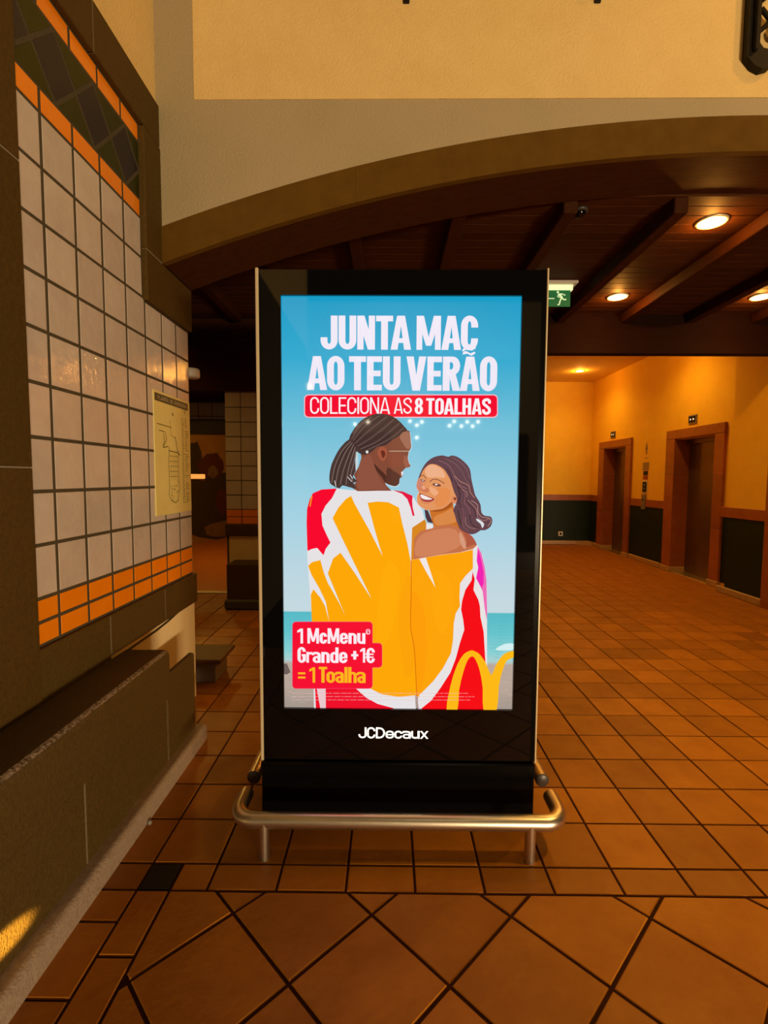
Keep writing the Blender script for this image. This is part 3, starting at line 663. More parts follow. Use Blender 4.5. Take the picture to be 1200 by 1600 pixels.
('poster_man','P',[(321.9,1042.0),(339.4,1057.8),(356.9,1061.5),(365.9,1048.3),(372.5,1026.8),(379.9,1003.8),(388.3,980.4),(400.1,959.3),(411.9,941.6),(423.6,929.5),(427.6,922.2),(412.7,921.1),(388.6,922.0),(358.1,920.5),(330.0,919.4),(317.1,918.6),(310.5,921.6),(305.1,933.4),(302.6,948.8),(303.1,962.2),(306.5,979.9),(312.3,1011.7)],'8e523e'),
('poster_man','P',[(372.5,1026.8),(379.6,1021.0),(392.1,1007.5),(409.0,992.7),(423.4,976.7),(425.5,958.6),(421.6,947.5),(413.9,956.8),(403.9,972.7),(393.8,983.9),(384.3,995.9),(376.0,1014.0)],'4f2a20'),
('poster_man','P',[(427.1,1011.6),(439.2,1007.3),(454.4,996.2),(470.1,986.4),(481.7,977.0),(481.2,971.1),(477.2,965.3),(477.2,955.5),(476.1,945.9),(470.5,939.0),(462.6,934.9),(453.3,935.0),(443.1,937.9),(431.0,941.7),(421.6,948.7),(420.9,961.2),(423.4,976.7),(423.6,996.8)],'5a3329'),
('poster_man','P',[(434.5,1073.5),(455.1,1077.5),(477.1,1073.7),(490.6,1060.3),(496.8,1042.9),(492.8,1025.2),(481.5,1011.9),(462.1,1010.1),(442.6,1015.5),(431.8,1027.4),(426.9,1042.6),(427.0,1059.7)],'8b4a35'),
('poster_man','P',[(496.7,1058.4),(503.4,1057.7),(510.3,1050.7),(513.4,1039.0),(515.6,1027.5),(519.6,1023.8),(522.2,1021.8),(520.7,1016.5),(516.5,1012.0),(508.8,1010.2),(500.9,1012.0),(495.8,1019.9),(493.0,1031.3),(493.5,1046.5)],'9c5b46'),
('poster_man','P',[(483.6,993.3),(492.5,994.5),(489.5,977.0),(485.6,977.0)],'f2e6e4'),
('poster_man','P',[(387.1,1077.1),(393.8,1088.0),(403.3,1095.3),(413.8,1093.5),(422.8,1086.9),(426.4,1078.3),(426.7,1067.7),(424.0,1054.3),(419.1,1042.5),(412.8,1036.7),(405.5,1036.7),(397.0,1045.7),(389.9,1057.8),(386.5,1067.7)],'a3553b'),
('poster_man','P',[(401.5,1077.2),(407.4,1079.6),(414.3,1078.0),(418.0,1070.8),(419.0,1061.8),(414.9,1053.2),(409.4,1048.3),(405.9,1053.2),(403.5,1061.8),(401.3,1070.3)],'6a2a1c'),
('poster_man','P',[(329.3,1205.6),(342.4,1213.1),(356.4,1219.0),(371.5,1223.9),(387.2,1226.8),(402.7,1227.0),(418.1,1225.0),(433.8,1221.4),(449.1,1215.6),(463.4,1206.8),(476.2,1196.6),(486.9,1185.9),(495.7,1175.6),(504.0,1167.2),(507.4,1160.4),(499.3,1156.4),(488.2,1152.6),(482.9,1146.4),(476.7,1139.1),(463.9,1131.7),(449.7,1123.6),(437.6,1113.4),(426.5,1104.3),(416.6,1099.7),(407.2,1097.3),(397.2,1096.3),(387.8,1094.5),(379.8,1088.2),(372.3,1080.9),(364.8,1074.7),(356.8,1069.3),(347.4,1064.4),(337.4,1061.4),(327.5,1062.1),(318.0,1065.2),(309.6,1070.0),(302.5,1076.7),(298.0,1085.4),(292.7,1096.0),(280.5,1108.4),(271.4,1122.8),(276.6,1140.1),(286.8,1157.5),(296.0,1171.8),(306.2,1184.4),(317.3,1195.8)],'46322f'),
('poster_man','P',[(271.4,1122.8),(281.9,1118.1),(290.8,1107.5),(299.3,1097.7),(304.4,1084.4),(301.3,1064.6),(296.7,1041.9),(297.9,1017.5),(298.7,995.4),(291.8,981.9),(287.0,972.1),(297.1,962.4),(306.5,954.7),(298.1,951.0),(289.0,946.8),(296.7,935.4),(302.7,925.4),(289.6,925.9),(271.4,930.0),(256.6,934.5),(244.1,936.8),(238.3,930.2),(232.4,924.3),(218.7,928.9),(205.1,936.6),(197.6,941.5),(193.4,948.2),(191.3,960.4),(191.5,975.5),(193.8,993.2),(197.4,1010.4),(200.5,1021.8),(205.2,1033.7),(214.3,1052.9),(224.7,1072.5),(234.0,1087.0),(244.2,1099.6),(257.8,1113.8)],'4a3632'),
('poster_man','L',[(395.0,1219.2),(382.4,1211.2),(364.7,1199.8),(348.7,1188.4),(337.2,1178.4),(327.4,1168.4),(317.8,1157.6),(306.9,1143.9),(296.3,1129.3),(288.8,1119.0)],'7c625c',2.2),
('poster_man','L',[(425.9,1215.5),(412.6,1205.4),(393.8,1191.0),(375.8,1177.0),(360.9,1165.2),(346.8,1153.8),(333.4,1142.3),(319.3,1129.4),(305.9,1116.6),(296.6,1107.5)],'7c625c',2.2),
('poster_man','L',[(453.0,1204.2),(439.9,1192.9),(421.2,1176.9),(403.0,1161.8),(387.4,1149.5),(372.3,1138.1),(356.7,1127.0),(338.3,1115.3),(319.5,1103.9),(306.3,1096.0)],'7c625c',2.2),
('poster_man','L',[(476.3,1189.0),(463.2,1177.7),(444.5,1161.7),(426.3,1146.6),(411.2,1134.1),(396.4,1122.5),(380.0,1111.8),(358.2,1101.1),(334.6,1091.3),(318.0,1084.5)],'7c625c',2.2),
('poster_man','L',[(491.9,1169.9),(481.1,1160.6),(465.6,1147.5),(449.6,1135.2),(435.2,1125.7),(420.3,1117.1),(403.3,1108.0),(380.3,1096.8),(355.2,1085.1),(337.4,1076.9)],'7c625c',2.2),
('poster_man','L',[(364.1,1215.3),(353.5,1207.1),(338.7,1195.6),(325.5,1184.5),(316.6,1175.5),(309.4,1166.9),(302.3,1157.5),(294.3,1145.3),(286.5,1132.1),(281.1,1122.9)],'7c625c',2.2),
('poster_man','L',[(337.1,1203.7),(329.9,1196.8),(319.8,1187.0),(310.1,1176.7),(301.2,1165.6),(292.7,1154.1),(286.9,1145.9)],'7c625c',2.2),
('poster_man','L',[(410.4,1219.3),(398.2,1210.3),(380.8,1197.5),(364.2,1184.6),(350.6,1173.2),(337.8,1161.7),(325.6,1150.0),(313.0,1136.5),(301.0,1122.9),(292.7,1113.3)],'1d1312',1.5),
('poster_man','L',[(441.4,1209.9),(428.3,1199.2),(409.6,1184.0),(391.3,1169.4),(375.6,1157.4),(360.2,1145.9),(345.0,1134.7),(328.4,1122.4),(312.0,1110.2),(300.5,1101.8)],'1d1312',1.5),
('poster_man','L',[(464.6,1196.6),(451.5,1185.3),(432.9,1169.3),(414.6,1154.2),(399.3,1141.8),(384.3,1130.3),(368.3,1119.4),(348.2,1108.2),(327.1,1097.6),(312.1,1090.3)],'1d1312',1.5),
('poster_man','L',[(484.1,1179.4),(472.1,1169.1),(455.0,1154.6),(437.9,1140.9),(423.2,1129.9),(408.5,1119.8),(391.6,1109.9),(368.7,1098.9),(343.5,1088.2),(325.8,1080.7)],'1d1312',1.5),
('poster_man','L',[(279.1,1115.2),(268.6,1104.8),(253.8,1089.8),(240.3,1072.6),(229.8,1053.3),(220.5,1031.9),(213.0,1010.5),(207.5,987.5),(203.7,964.4),(201.2,948.3)],'86706a',2.6),
('poster_man','L',[(284.9,1109.4),(277.3,1099.8),(266.5,1085.7),(255.8,1068.8),(246.0,1048.5),(236.4,1025.5),(228.6,1002.8),(223.1,979.5),(219.3,956.6),(216.8,940.6)],'86706a',2.6),
('poster_man','L',[(290.8,1103.7),(285.9,1093.5),(278.9,1078.6),(271.4,1061.1),(263.5,1040.5),(255.1,1017.2),(248.0,995.2),(242.8,974.1),(238.9,954.4),(236.3,940.7)],'86706a',2.6),
('poster_man','L',[(296.6,1092.1),(293.2,1081.5),(288.2,1066.2),(283.1,1049.6),(277.7,1032.4),(272.2,1013.8),(267.5,995.3),(264.1,975.1),(261.5,954.9),(259.7,940.8)],'86706a',2.6),
('poster_man','L',[(298.6,1076.7),(296.7,1063.5),(294.0,1044.8),(290.9,1026.4),(286.4,1010.2),(281.5,994.3),(279.2,979.8),(281.8,966.0),(287.0,953.5),(290.9,944.9)],'86706a',2.6),
('poster_man','L',[(282.2,1112.1),(273.1,1102.2),(260.2,1087.7),(248.1,1070.7),(237.9,1050.9),(228.5,1028.7),(220.8,1006.7),(215.3,983.5),(211.5,960.5),(209.0,944.4)],'1e1413',1.6),
('poster_man','L',[(288.8,1106.7),(282.3,1096.8),(273.0,1082.2),(263.6,1064.9),(254.7,1044.5),(245.7,1021.3),(238.3,999.0),(232.9,976.8),(229.1,955.5),(226.5,940.6)],'1e1413',1.6),
('poster_man','L',[(294.7,1097.9),(290.2,1087.5),(283.8,1072.4),(277.2,1055.4),(270.5,1036.4),(263.6,1015.5),(257.8,995.2),(253.4,974.6),(250.2,954.7),(248.0,940.7)],'1e1413',1.6),
('poster_man','L',[(434.4,1076.6),(519.0,1077.0)],'ecd9b8',1.6),
('poster_man','P',[(339.4,1073.0),(341.5,1076.7),(345.2,1078.9),(348.8,1076.8),(351.0,1073.1),(348.8,1068.8),(345.2,1066.1),(341.6,1068.8)],'efe9e0'),
('poster_man','P',[(300.5,1069.0),(303.9,1075.4),(307.1,1071.0),(308.6,1050.8),(308.4,1026.5),(304.7,1006.3),(300.6,995.4),(298.6,1006.3),(297.9,1026.4),(298.6,1049.5)],'c8d3d6'),
('poster_man','L',[(265.6,972.0),(283.1,952.6)],'eef0f0',2.2),
('poster_man','L',[(275.3,979.8),(287.0,964.3)],'eef0f0',2.2),
('poster_man','L',[(212.9,956.1),(218.7,932.8)],'eef0f0',2.2),
('poster_man','L',[(519.1,1152.7),(520.3,1142.9),(521.9,1128.9),(523.3,1116.3),(524.6,1106.8),(525.7,1098.6),(525.5,1091.3),(523.0,1085.1),(519.2,1079.8),(515.9,1073.9),(513.7,1066.6),(512.0,1058.6),(511.5,1050.7),(512.6,1042.3),(514.8,1034.0),(517.1,1027.5),(519.6,1024.1),(522.3,1022.6),(524.1,1021.8)],'dfe6e8',1.4),
('poster_man','L',[(419.6,945.6),(425.9,942.8),(434.7,939.0),(443.1,935.9),(450.0,933.9),(456.5,932.7),(462.6,932.9),(468.6,936.0),(474.2,940.5),(478.1,943.9)],'eef0f0',1.8),
('poster_emblem','P',[(696.8,101.1),(709.0,149.7),(722.5,189.0),(735.9,216.7),(748.7,235.1),(759.3,244.7),(768.6,249.0),(776.5,252.7),(784.2,253.7),(793.2,251.4),(802.2,247.0),(809.7,243.2),(818.0,235.7),(830.2,219.9),(843.4,199.2),(855.6,169.1),(866.8,148.8),(875.2,163.8),(883.9,190.3),(896.3,212.6),(909.9,231.8),(922.8,243.0),(936.3,249.5),(953.5,253.7),(957,253.5),(957,225.2),(951.4,222.7),(932.6,213.7),(922.9,198.9),(915.5,176.8),(906.8,145.1),(899.1,102.9),(897.0,38.0),(892.5,0),(836.5,0),(832.9,32.5),(831.9,93.1),(825.2,136.3),(817.0,171.4),(807.5,198.5),(798.2,217.2),(791.3,226.7),(784.6,228.5),(776.0,224.3),(767.0,212.3),(758.3,190.9),(749.8,161.6),(740.9,125.5),(733.1,82.9),(731.1,26.9),(727.9,0),(681.8,0),(684.2,35.2)],'fdb813'),
('poster_lettering','P',[(371.2,102.1),(370.1,96.1),(366.8,91.0),(361.9,87.6),(356.1,86.4),(49.0,83.7),(43.2,84.8),(38.3,88.1),(35.0,93.2),(33.9,99.1),(35.8,354.8),(37.0,360.7),(40.3,365.7),(45.2,369.0),(51.0,370.2),(355.2,372.5),(360.9,371.4),(365.8,368.1),(369.1,363.2),(370.3,357.4)],'f4436a'),
('poster_lettering','P',[(410.8,192.7),(409.7,186.7),(406.5,181.7),(401.6,178.3),(395.8,177.1),(318.0,176.4),(312.2,177.6),(307.3,180.9),(304.0,185.9),(302.9,191.8),(302.8,266.6),(303.9,272.5),(307.2,277.5),(312.1,280.9),(317.8,282.1),(395.3,282.7),(401.1,281.6),(406.0,278.3),(409.3,273.4),(410.5,267.5)],'f4436a'),
('poster_lettering','P',[(369.4,102.0),(368.4,96.8),(365.5,92.3),(361.2,89.3),(356.1,88.2),(49.0,85.5),(43.9,86.5),(39.6,89.4),(36.7,93.9),(35.7,99.1),(37.6,354.8),(38.6,360.0),(41.5,364.4),(45.9,367.4),(51.0,368.4),(355.2,370.7),(360.3,369.8),(364.6,366.9),(367.5,362.5),(368.5,357.4)],'f50a30'),
('poster_lettering','P',[(409.1,192.7),(408.1,187.4),(405.2,183.0),(400.9,180.0),(395.8,178.9),(316.2,178.2),(311.1,179.2),(306.8,182.1),(303.9,186.6),(302.9,191.8),(302.8,266.6),(303.8,271.8),(306.7,276.2),(311.0,279.2),(316.0,280.3),(395.3,280.9),(400.4,279.9),(404.8,277.0),(407.7,272.7),(408.7,267.5)],'f50a30'),
('poster_lettering','T','JUNTA','efe9f6',[157.9,519.7,1480.2,1612.8],'h'),
('poster_lettering','T','MAC','efe9f6',[541.2,786.1,1480.1,1612.8],'h'),
('poster_lettering','T','AO','efe9f6',[102.5,253.3,1320.1,1453.8],'h'),
('poster_lettering','T','TEU','efe9f6',[271.8,478.2,1319.4,1453.8],'h'),
('poster_lettering','T','VERAO','efe9f6',[501.8,865.7,1319.0,1453.8],'h'),
('poster_lettering','P',[(726.0,1483.3),(734.4,1489.3),(744.8,1493.4),(752.4,1490.9),(759.8,1488.1),(769.6,1491.7),(777.4,1494.8),(778.9,1491.1),(776.2,1485.5),(769.0,1480.5),(760.0,1477.4),(751.9,1480.1),(743.6,1482.7),(733.9,1477.7),(726.1,1473.3),(723.8,1477.1)],'efe9f6'),
('poster_lettering','P',[(726.3,1462.0),(726.3,1467.4),(730.2,1473.3),(736.0,1475.2),(743.1,1474.7),(750.2,1470.4),(757.5,1466.7),(765.5,1470.0),(772.3,1473.5),(776.3,1471.1),(776.5,1466.8),(769.6,1461.2),(760.4,1457.4),(753.0,1461.0),(745.3,1465.4),(734.6,1463.5)],'efe9f6'),
('poster_lettering','T','1','fbe9f0',[56.5,80.5,277.8,341.2],'b'),
('poster_lettering','T','McMenu','fbe9f0',[98.7,340.2,278.1,343.2],'b'),
('poster_lettering','T','o','fbe9f0',[342.5,360.1,318.4,350.1],'l'),
('poster_lettering','T','r','fbe9f0',[348.3,355.3,322.1,337.5],'l'),
('poster_lettering','T','Grande','fbe9f0',[56.9,265.5,196.1,262.2],'b'),
('poster_lettering','T','+','fbe9f0',[281.5,310.8,198.0,261.2],'b'),
('poster_lettering','T','1','fbe9f0',[318.4,339.6,198.3,260.6],'b'),
('poster_lettering','T','€','fbe9f0',[342.9,380.4,197.1,260.9],'b'),
('poster_lettering','T','=','fbb31c',[58.6,89.3,110.3,176.8],'b'),
('poster_lettering','T','1','fbb31c',[105.9,130.3,110.7,176.2],'b'),
('poster_lettering','T','Toalha','fbb31c',[146.0,341.6,111.1,178.9],'b'),
('poster_lettering','L',[(35.0,64.3),(48.6,64.4)],'eeb9bd',1.3),
('poster_lettering','L',[(51.5,64.4),(68.8,64.6)],'eeb9bd',1.3),
('poster_lettering','L',[(71.9,64.6),(81.5,64.7)],'eeb9bd',1.3),
('poster_lettering','L',[(85.2,64.7),(114.6,65.0)],'eeb9bd',1.3),
('poster_lettering','L',[(119.4,65.0),(145.3,65.3)],'eeb9bd',1.3),
('poster_lettering','L',[(148.5,65.3),(169.0,65.5)],'eeb9bd',1.3),
('poster_lettering','L',[(172.5,65.5),(184.5,65.6)],'eeb9bd',1.3),
('poster_lettering','L',[(187.5,65.6),(200.5,65.7)],'eeb9bd',1.3),
('poster_lettering','L',[(205.7,65.8),(233.0,66.0)],'eeb9bd',1.3),
('poster_lettering','L',[(237.8,66.1),(264.4,66.3)],'eeb9bd',1.3),
('poster_lettering','L',[(267.6,66.3),(282.8,66.5)],'eeb9bd',1.3),
('poster_lettering','L',[(287.2,66.5),(312.2,66.7)],'eeb9bd',1.3),
('poster_lettering','L',[(317.2,66.8),(345.6,67.0)],'eeb9bd',1.3),
('poster_lettering','L',[(348.5,67.1),(370.6,67.3)],'eeb9bd',1.3),
('poster_lettering','L',[(375.1,67.3),(394.8,67.5)],'eeb9bd',1.3),
('poster_lettering','L',[(398.0,67.5),(417.0,67.7)],'eeb9bd',1.3),
('poster_lettering','L',[(419.9,67.7),(449.6,68.0)],'eeb9bd',1.3),
('poster_lettering','L',[(454.6,68.0),(475.3,68.2)],'eeb9bd',1.3),
('poster_lettering','L',[(478.8,68.2),(507.9,68.5)],'eeb9bd',1.3),
('poster_lettering','L',[(512.1,68.5),(540.5,68.8)],'eeb9bd',1.3),
('poster_lettering','L',[(545.5,68.8),(565.3,69.0)],'eeb9bd',1.3),
('poster_lettering','L',[(569.0,69.0),(590.9,69.2)],'eeb9bd',1.3),
('poster_lettering','L',[(594.7,69.2),(606.5,69.3)],'eeb9bd',1.3),
('poster_lettering','L',[(610.0,69.4),(636.8,69.6)],'eeb9bd',1.3),
('poster_lettering','L',[(639.6,69.6),(648.7,69.7)],'eeb9bd',1.3),
('poster_lettering','L',[(653.0,69.8),(667.5,69.9)],'eeb9bd',1.3),
('poster_lettering','L',[(671.6,69.9),(690.5,70.1)],'eeb9bd',1.3),
('poster_lettering','L',[(694.1,70.1),(725.2,70.4)],'eeb9bd',1.3),
('poster_lettering','L',[(728.4,70.4),(745.9,70.6)],'eeb9bd',1.3),
('poster_lettering','L',[(749.1,70.6),(771.7,70.8)],'eeb9bd',1.3),
('poster_lettering','L',[(775.2,70.8),(775.2,70.8)],'eeb9bd',1.3),
('poster_lettering','L',[(34.9,50.5),(50.4,50.6)],'eeb9bd',1.3),
('poster_lettering','L',[(54.6,50.7),(83.7,50.9)],'eeb9bd',1.3),
('poster_lettering','L',[(86.6,51.0),(96.1,51.0)],'eeb9bd',1.3),
('poster_lettering','L',[(99.4,51.1),(125.3,51.3)],'eeb9bd',1.3),
('poster_lettering','L',[(129.6,51.3),(143.2,51.5)],'eeb9bd',1.3),
('poster_lettering','L',[(146.7,51.5),(158.9,51.6)],'eeb9bd',1.3),
('poster_lettering','L',[(162.8,51.6),(171.9,51.7)],'eeb9bd',1.3),
('poster_lettering','L',[(176.4,51.8),(205.3,52.0)],'eeb9bd',1.3),
('poster_lettering','L',[(210.5,52.1),(235.6,52.3)],'eeb9bd',1.3),
('poster_lettering','L',[(240.9,52.3),(249.4,52.4)],'eeb9bd',1.3),
('poster_lettering','L',[(252.8,52.4),(283.3,52.7)],'eeb9bd',1.3),
('poster_lettering','L',[(288.0,52.8),(305.6,52.9)],'eeb9bd',1.3),
('poster_lettering','L',[(310.8,53.0),(333.2,53.2)],'eeb9bd',1.3),
('poster_lettering','L',[(338.1,53.2),(353.0,53.3)],'eeb9bd',1.3),
('poster_lettering','L',[(356.1,53.4),(374.5,53.5)],'eeb9bd',1.3),
('poster_lettering','L',[(377.5,53.6),(394.4,53.7)],'eeb9bd',1.3),
('poster_lettering','L',[(399.7,53.8),(415.4,53.9)],'eeb9bd',1.3),
('poster_lettering','L',[(418.1,53.9),(427.1,54.0)],'eeb9bd',1.3),
('poster_lettering','L',[(430.3,54.0),(456.5,54.3)],'eeb9bd',1.3),
('poster_lettering','L',[(460.1,54.3),(474.9,54.4)],'eeb9bd',1.3),
('poster_lettering','L',[(477.8,54.5),(508.6,54.7)],'eeb9bd',1.3),
('poster_lettering','L',[(512.4,54.8),(525.2,54.9)],'eeb9bd',1.3),
('poster_lettering','L',[(528.1,54.9),(537.4,55.0)],'eeb9bd',1.3),
('poster_lettering','L',[(540.5,55.0),(564.2,55.2)],'eeb9bd',1.3),
('poster_lettering','L',[(567.3,55.3),(576.2,55.3)],'eeb9bd',1.3),
('poster_lettering','L',[(580.2,55.4),(594.0,55.5)],'eeb9bd',1.3),
('poster_lettering','L',[(599.4,55.5),(610.2,55.6)],'eeb9bd',1.3),
('poster_lettering','L',[(614.3,55.7),(640.2,55.9)],'eeb9bd',1.3),
('poster_lettering','L',[(644.0,55.9),(674.9,56.2)],'eeb9bd',1.3),
('poster_lettering','L',[(678.8,56.2),(692.4,56.4)],'eeb9bd',1.3),
('poster_lettering','L',[(696.2,56.4),(705.1,56.5)],'eeb9bd',1.3),
('poster_lettering','L',[(708.8,56.5),(722.6,56.6)],'eeb9bd',1.3),
('poster_lettering','L',[(727.7,56.7),(754.9,56.9)],'eeb9bd',1.3),
('poster_lettering','L',[(758.9,57.0),(767.6,57.0)],'eeb9bd',1.3),
('poster_lettering','L',[(771.0,57.1),(784.6,57.2)],'eeb9bd',1.3),
('poster_lettering','L',[(787.8,57.2),(797.7,57.3)],'eeb9bd',1.3),
('poster_lettering','L',[(34.8,36.7),(46.2,36.8)],'eeb9bd',1.3),
('poster_lettering','L',[(49.0,36.8),(78.6,37.1)],'eeb9bd',1.3),
('poster_lettering','L',[(82.8,37.1),(113.9,37.4)],'eeb9bd',1.3),
('poster_lettering','L',[(117.7,37.5),(146.7,37.7)],'eeb9bd',1.3),
('poster_lettering','L',[(151.2,37.8),(177.6,38.0)],'eeb9bd',1.3),
('poster_lettering','L',[(182.3,38.0),(201.8,38.2)],'eeb9bd',1.3),
('poster_lettering','L',[(204.7,38.2),(217.7,38.4)],'eeb9bd',1.3),
('poster_lettering','L',[(222.7,38.4),(251.7,38.7)],'eeb9bd',1.3),
('poster_lettering','L',[(256.8,38.7),(272.7,38.8)],'eeb9bd',1.3),
('poster_lettering','L',[(277.1,38.9),(303.7,39.1)],'eeb9bd',1.3),
('poster_lettering','L',[(308.1,39.2),(335.1,39.4)],'eeb9bd',1.3),
('poster_lettering','L',[(339.2,39.4),(362.4,39.7)],'eeb9bd',1.3),
('poster_lettering','L',[(367.0,39.7),(381.2,39.8)],'eeb9bd',1.3),
('poster_lettering','L',[(386.4,39.9),(416.6,40.1)],'eeb9bd',1.3),
('poster_lettering','L',[(419.5,40.2),(450.0,40.4)],'eeb9bd',1.3),
('poster_lettering','L',[(455.3,40.5),(478.8,40.7)],'eeb9bd',1.3),
('poster_lettering','L',[(481.6,40.7),(510.5,41.0)],'eeb9bd',1.3),
('poster_lettering','L',[(513.5,41.0),(544.0,41.3)],'eeb9bd',1.3),
('poster_lettering','L',[(548.4,41.3),(557.9,41.4)],'eeb9bd',1.3),
('poster_lettering','L',[(561.0,41.4),(583.7,41.6)],'eeb9bd',1.3),
('poster_lettering','L',[(587.9,41.7),(613.3,41.9)],'eeb9bd',1.3),
('poster_lettering','L',[(618.4,42.0),(631.5,42.1)],'eeb9bd',1.3),
('poster_lettering','L',[(634.2,42.1),(663.5,42.4)],'eeb9bd',1.3),
('poster_lettering','L',[(666.3,42.4),(694.6,42.6)],'eeb9bd',1.3),
('poster_lettering','L',[(697.5,42.7),(724.3,42.9)],'eeb9bd',1.3),
('poster_lettering','L',[(729.1,42.9),(757.4,43.2)],'eeb9bd',1.3),
('poster_lettering','L',[(761.5,43.2),(780.1,43.4)],'eeb9bd',1.3),
]

# ------------------------------------------------------------------ floor
G = 0.009                        # joint width
floor = struct(MB().box(-5.0, 6.4, -6.0, 11.6, -0.12, -0.006).build('floor', 'floor grout'), 'terracotta tiled floor with dark joints')
PX, PY = 0.25, 0.2485            # pitch of the small tiles
X0, Y0 = -0.894, 1.815           # one joint crossing of the small grid
cells = []
for i in range(-14, 27):
    for j in range(-1, 39):
        x0, x1 = X0 + i * PX, X0 + (i + 1) * PX
        y0, y1 = Y0 + j * PY, Y0 + (j + 1) * PY
        if j == -1:
            y0 = 1.690
        if i == -1 and j == -1:
            pass
        if x1 > 6.3 or y1 > 11.45:
            continue
        if x1 < -1.30 and y0 < 3.2:
            continue
        if i == 0 and j == -1:       # small black corner tile and its neighbour
            cells.append((x0, -0.776, y0, y1, 'black tile'))
            cells.append((-0.776, x1, y0, y1, 'floor tile'))
            continue
        cells.append((x0, x1, y0, y1, 'floor tile'))
# border strips running towards the viewer beside the bench
for k in range(8):
    y1 = 1.690 - k * PX
    y0 = y1 - PX
    cells.append((X0, -0.776, y0, y1, 'floor tile'))
    cells.append((X0 - PX, X0, y0 + 0.12, y1 + 0.12 if k else y1, 'floor tile'))


def in_view(x, y):
    if y < 1.0:
        return False
    px = 606 + 780 * x / y
    return -60 < px < 1260 and not (y > 2.35 and 410 < px < 835)


shown = [c for c in cells if in_view((c[0] + c[1]) / 2, (c[2] + c[3]) / 2)]
shown.sort(key=lambda c: (c[0] + c[1]) ** 2 / 4 * 0.4 + (c[2] + c[3]) ** 2 / 4)
near = set(shown[:255])
rest = MB()
for c in cells:
    x0, x1, y0, y1, m = c
    w, h = x1 - x0 - G, y1 - y0 - G
    if c in near:
        o = rect_tile('floor_tile', w, h, 0.010, 0.0022, 'z', m, floor, ((x0 + x1) / 2, (y0 + y1) / 2, -0.010 + random.uniform(-.0006, .0006)))
        o.rotation_euler = (random.uniform(-.003, .003), random.uniform(-.003, .003), 0)
        if m == 'black tile':
            o['label'] = 'small black square tile at the corner of the tile border'
    else:
        x, y = (x0 + x1) / 2, (y0 + y1) / 2
        tile_mb([(x - w / 2, y - h / 2), (x + w / 2, y - h / 2), (x + w / 2, y + h / 2), (x - w / 2, y + h / 2)], 0.010, 0.0022, 'z', rest, -0.010)
o = rest.build('floor_tile_field', 'floor tile', floor)
o['kind'] = 'stuff'
# large tiles laid on the diagonal in front of the border row
HD = 0.236
far_large = MB()
for i in range(-14, 30):
    for j in range(0, 26):
        if (i + j) % 2:
            continue
        cx, cy = -0.047 + HD * i, 1.60 + HD - HD * j
        dg = HD - 0.0078
        poly = [(cx - dg, cy), (cx, cy - dg), (cx + dg, cy), (cx, cy + dg)]
        poly = clip_rect(poly, -0.776 + 0.005, 6.3, -4.0, 1.690 - 0.005)
        if not poly or area2(poly) < 0.0004:
            continue
        if cy > 0.95 and -60 < 606 + 780 * cx / max(cy, .6) < 1290:
            lp = [(a - cx, b - cy) for a, b in poly]
            o = link('large_floor_tile', tile_mb(lp, 0.010, 0.0028, 'z').mesh('large_floor_tile', 'large floor tile'), floor, (cx, cy, -0.010 + random.uniform(-.0008, .0008)))
            o.rotation_euler = (random.uniform(-.004, .004), random.uniform(-.004, .004), 0)
        else:
            tile_mb(poly, 0.010, 0.0028, 'z', far_large, -0.010)
o = far_large.build('large_floor_tile_field', 'large floor tile', floor)
o['kind'] = 'stuff'

# ------------------------------------------------------------------ left wall with the tiled panel
XW = -1.300
wl = struct(MB().box(-1.62, XW - 0.0008, -4.0, 3.285, 0.0, 7.0).build('wall_left', 'dark grout'), 'tiled wall on the left with brown stone surround')
MB().box(-1.62, -1.292, -4.0, 2.884, 3.512, 7.0).build('plaster', 'cream plaster', wl)
MB().box(-1.60, -1.294, 2.0, 3.287, 0.0, 0.70).build('plaster', 'pale plaster', wl)
MB().box(-1.60, -1.302, 3.27, 3.290, 0.0, 3.2).build('end_plaster', 'cream plaster', wl)
ycols = [1.790, 1.937, 2.131, 2.325, 2.519, 2.713, 2.907, 3.100, 3.287]
PZ = 0.2005
zrows = [1.022 + PZ * k for k in range(10)]
g2 = 0.0140


def wall_tile(y0, y1, z0, z1, m, name='tile'):
    w, h = y1 - y0 - 0.0175, z1 - z0 - g2
    if w < 0.02 or h < 0.02:
        return
    o = rect_tile(name, w, h, 0.008, 0.0012, 'x', m, wl, (XW - 0.007 + random.uniform(-.0005, .0005), (y0 + y1) / 2, (z0 + z1) / 2))
    o.rotation_euler = (0, random.uniform(-.006, .006), random.uniform(-.006, .006))


for c in range(8):
    for r in range(9):
        y0, y1, z0, z1 = ycols[c], ycols[c + 1], zrows[r], zrows[r + 1]
        if z0 >= 2.40:
            if y0 >= 2.68:
                continue
            y1 = min(y1, 2.692)
        elif z1 > 2.40 and y0 > 2.68:
            z1 = 2.412
        elif z1 > 2.40:
            y1 = min(y1, 2.715)
        wall_tile(y0, y1, z0, z1, 'wall tile', 'white_tile')
    for z0, z1 in ((0.843, 0.932), (0.932, 1.022)):
        wall_tile(ycols[c], ycols[c + 1], z0, z1, 'orange tile', 'orange_tile')
    if ycols[c] < 2.68:
        wall_tile(ycols[c], min(ycols[c + 1], 2.692), 2.8265, 2.918, 'orange tile', 'orange_tile')
        wall_tile(ycols[c], min(ycols[c + 1], 2.692), 3.202, 3.292, 'orange tile', 'orange_tile')
MB().box(-1.33, XW - 0.0012, 1.79, 2.692, 2.918, 3.202).build('mosaic_bed', 'mosaic grout', wl)


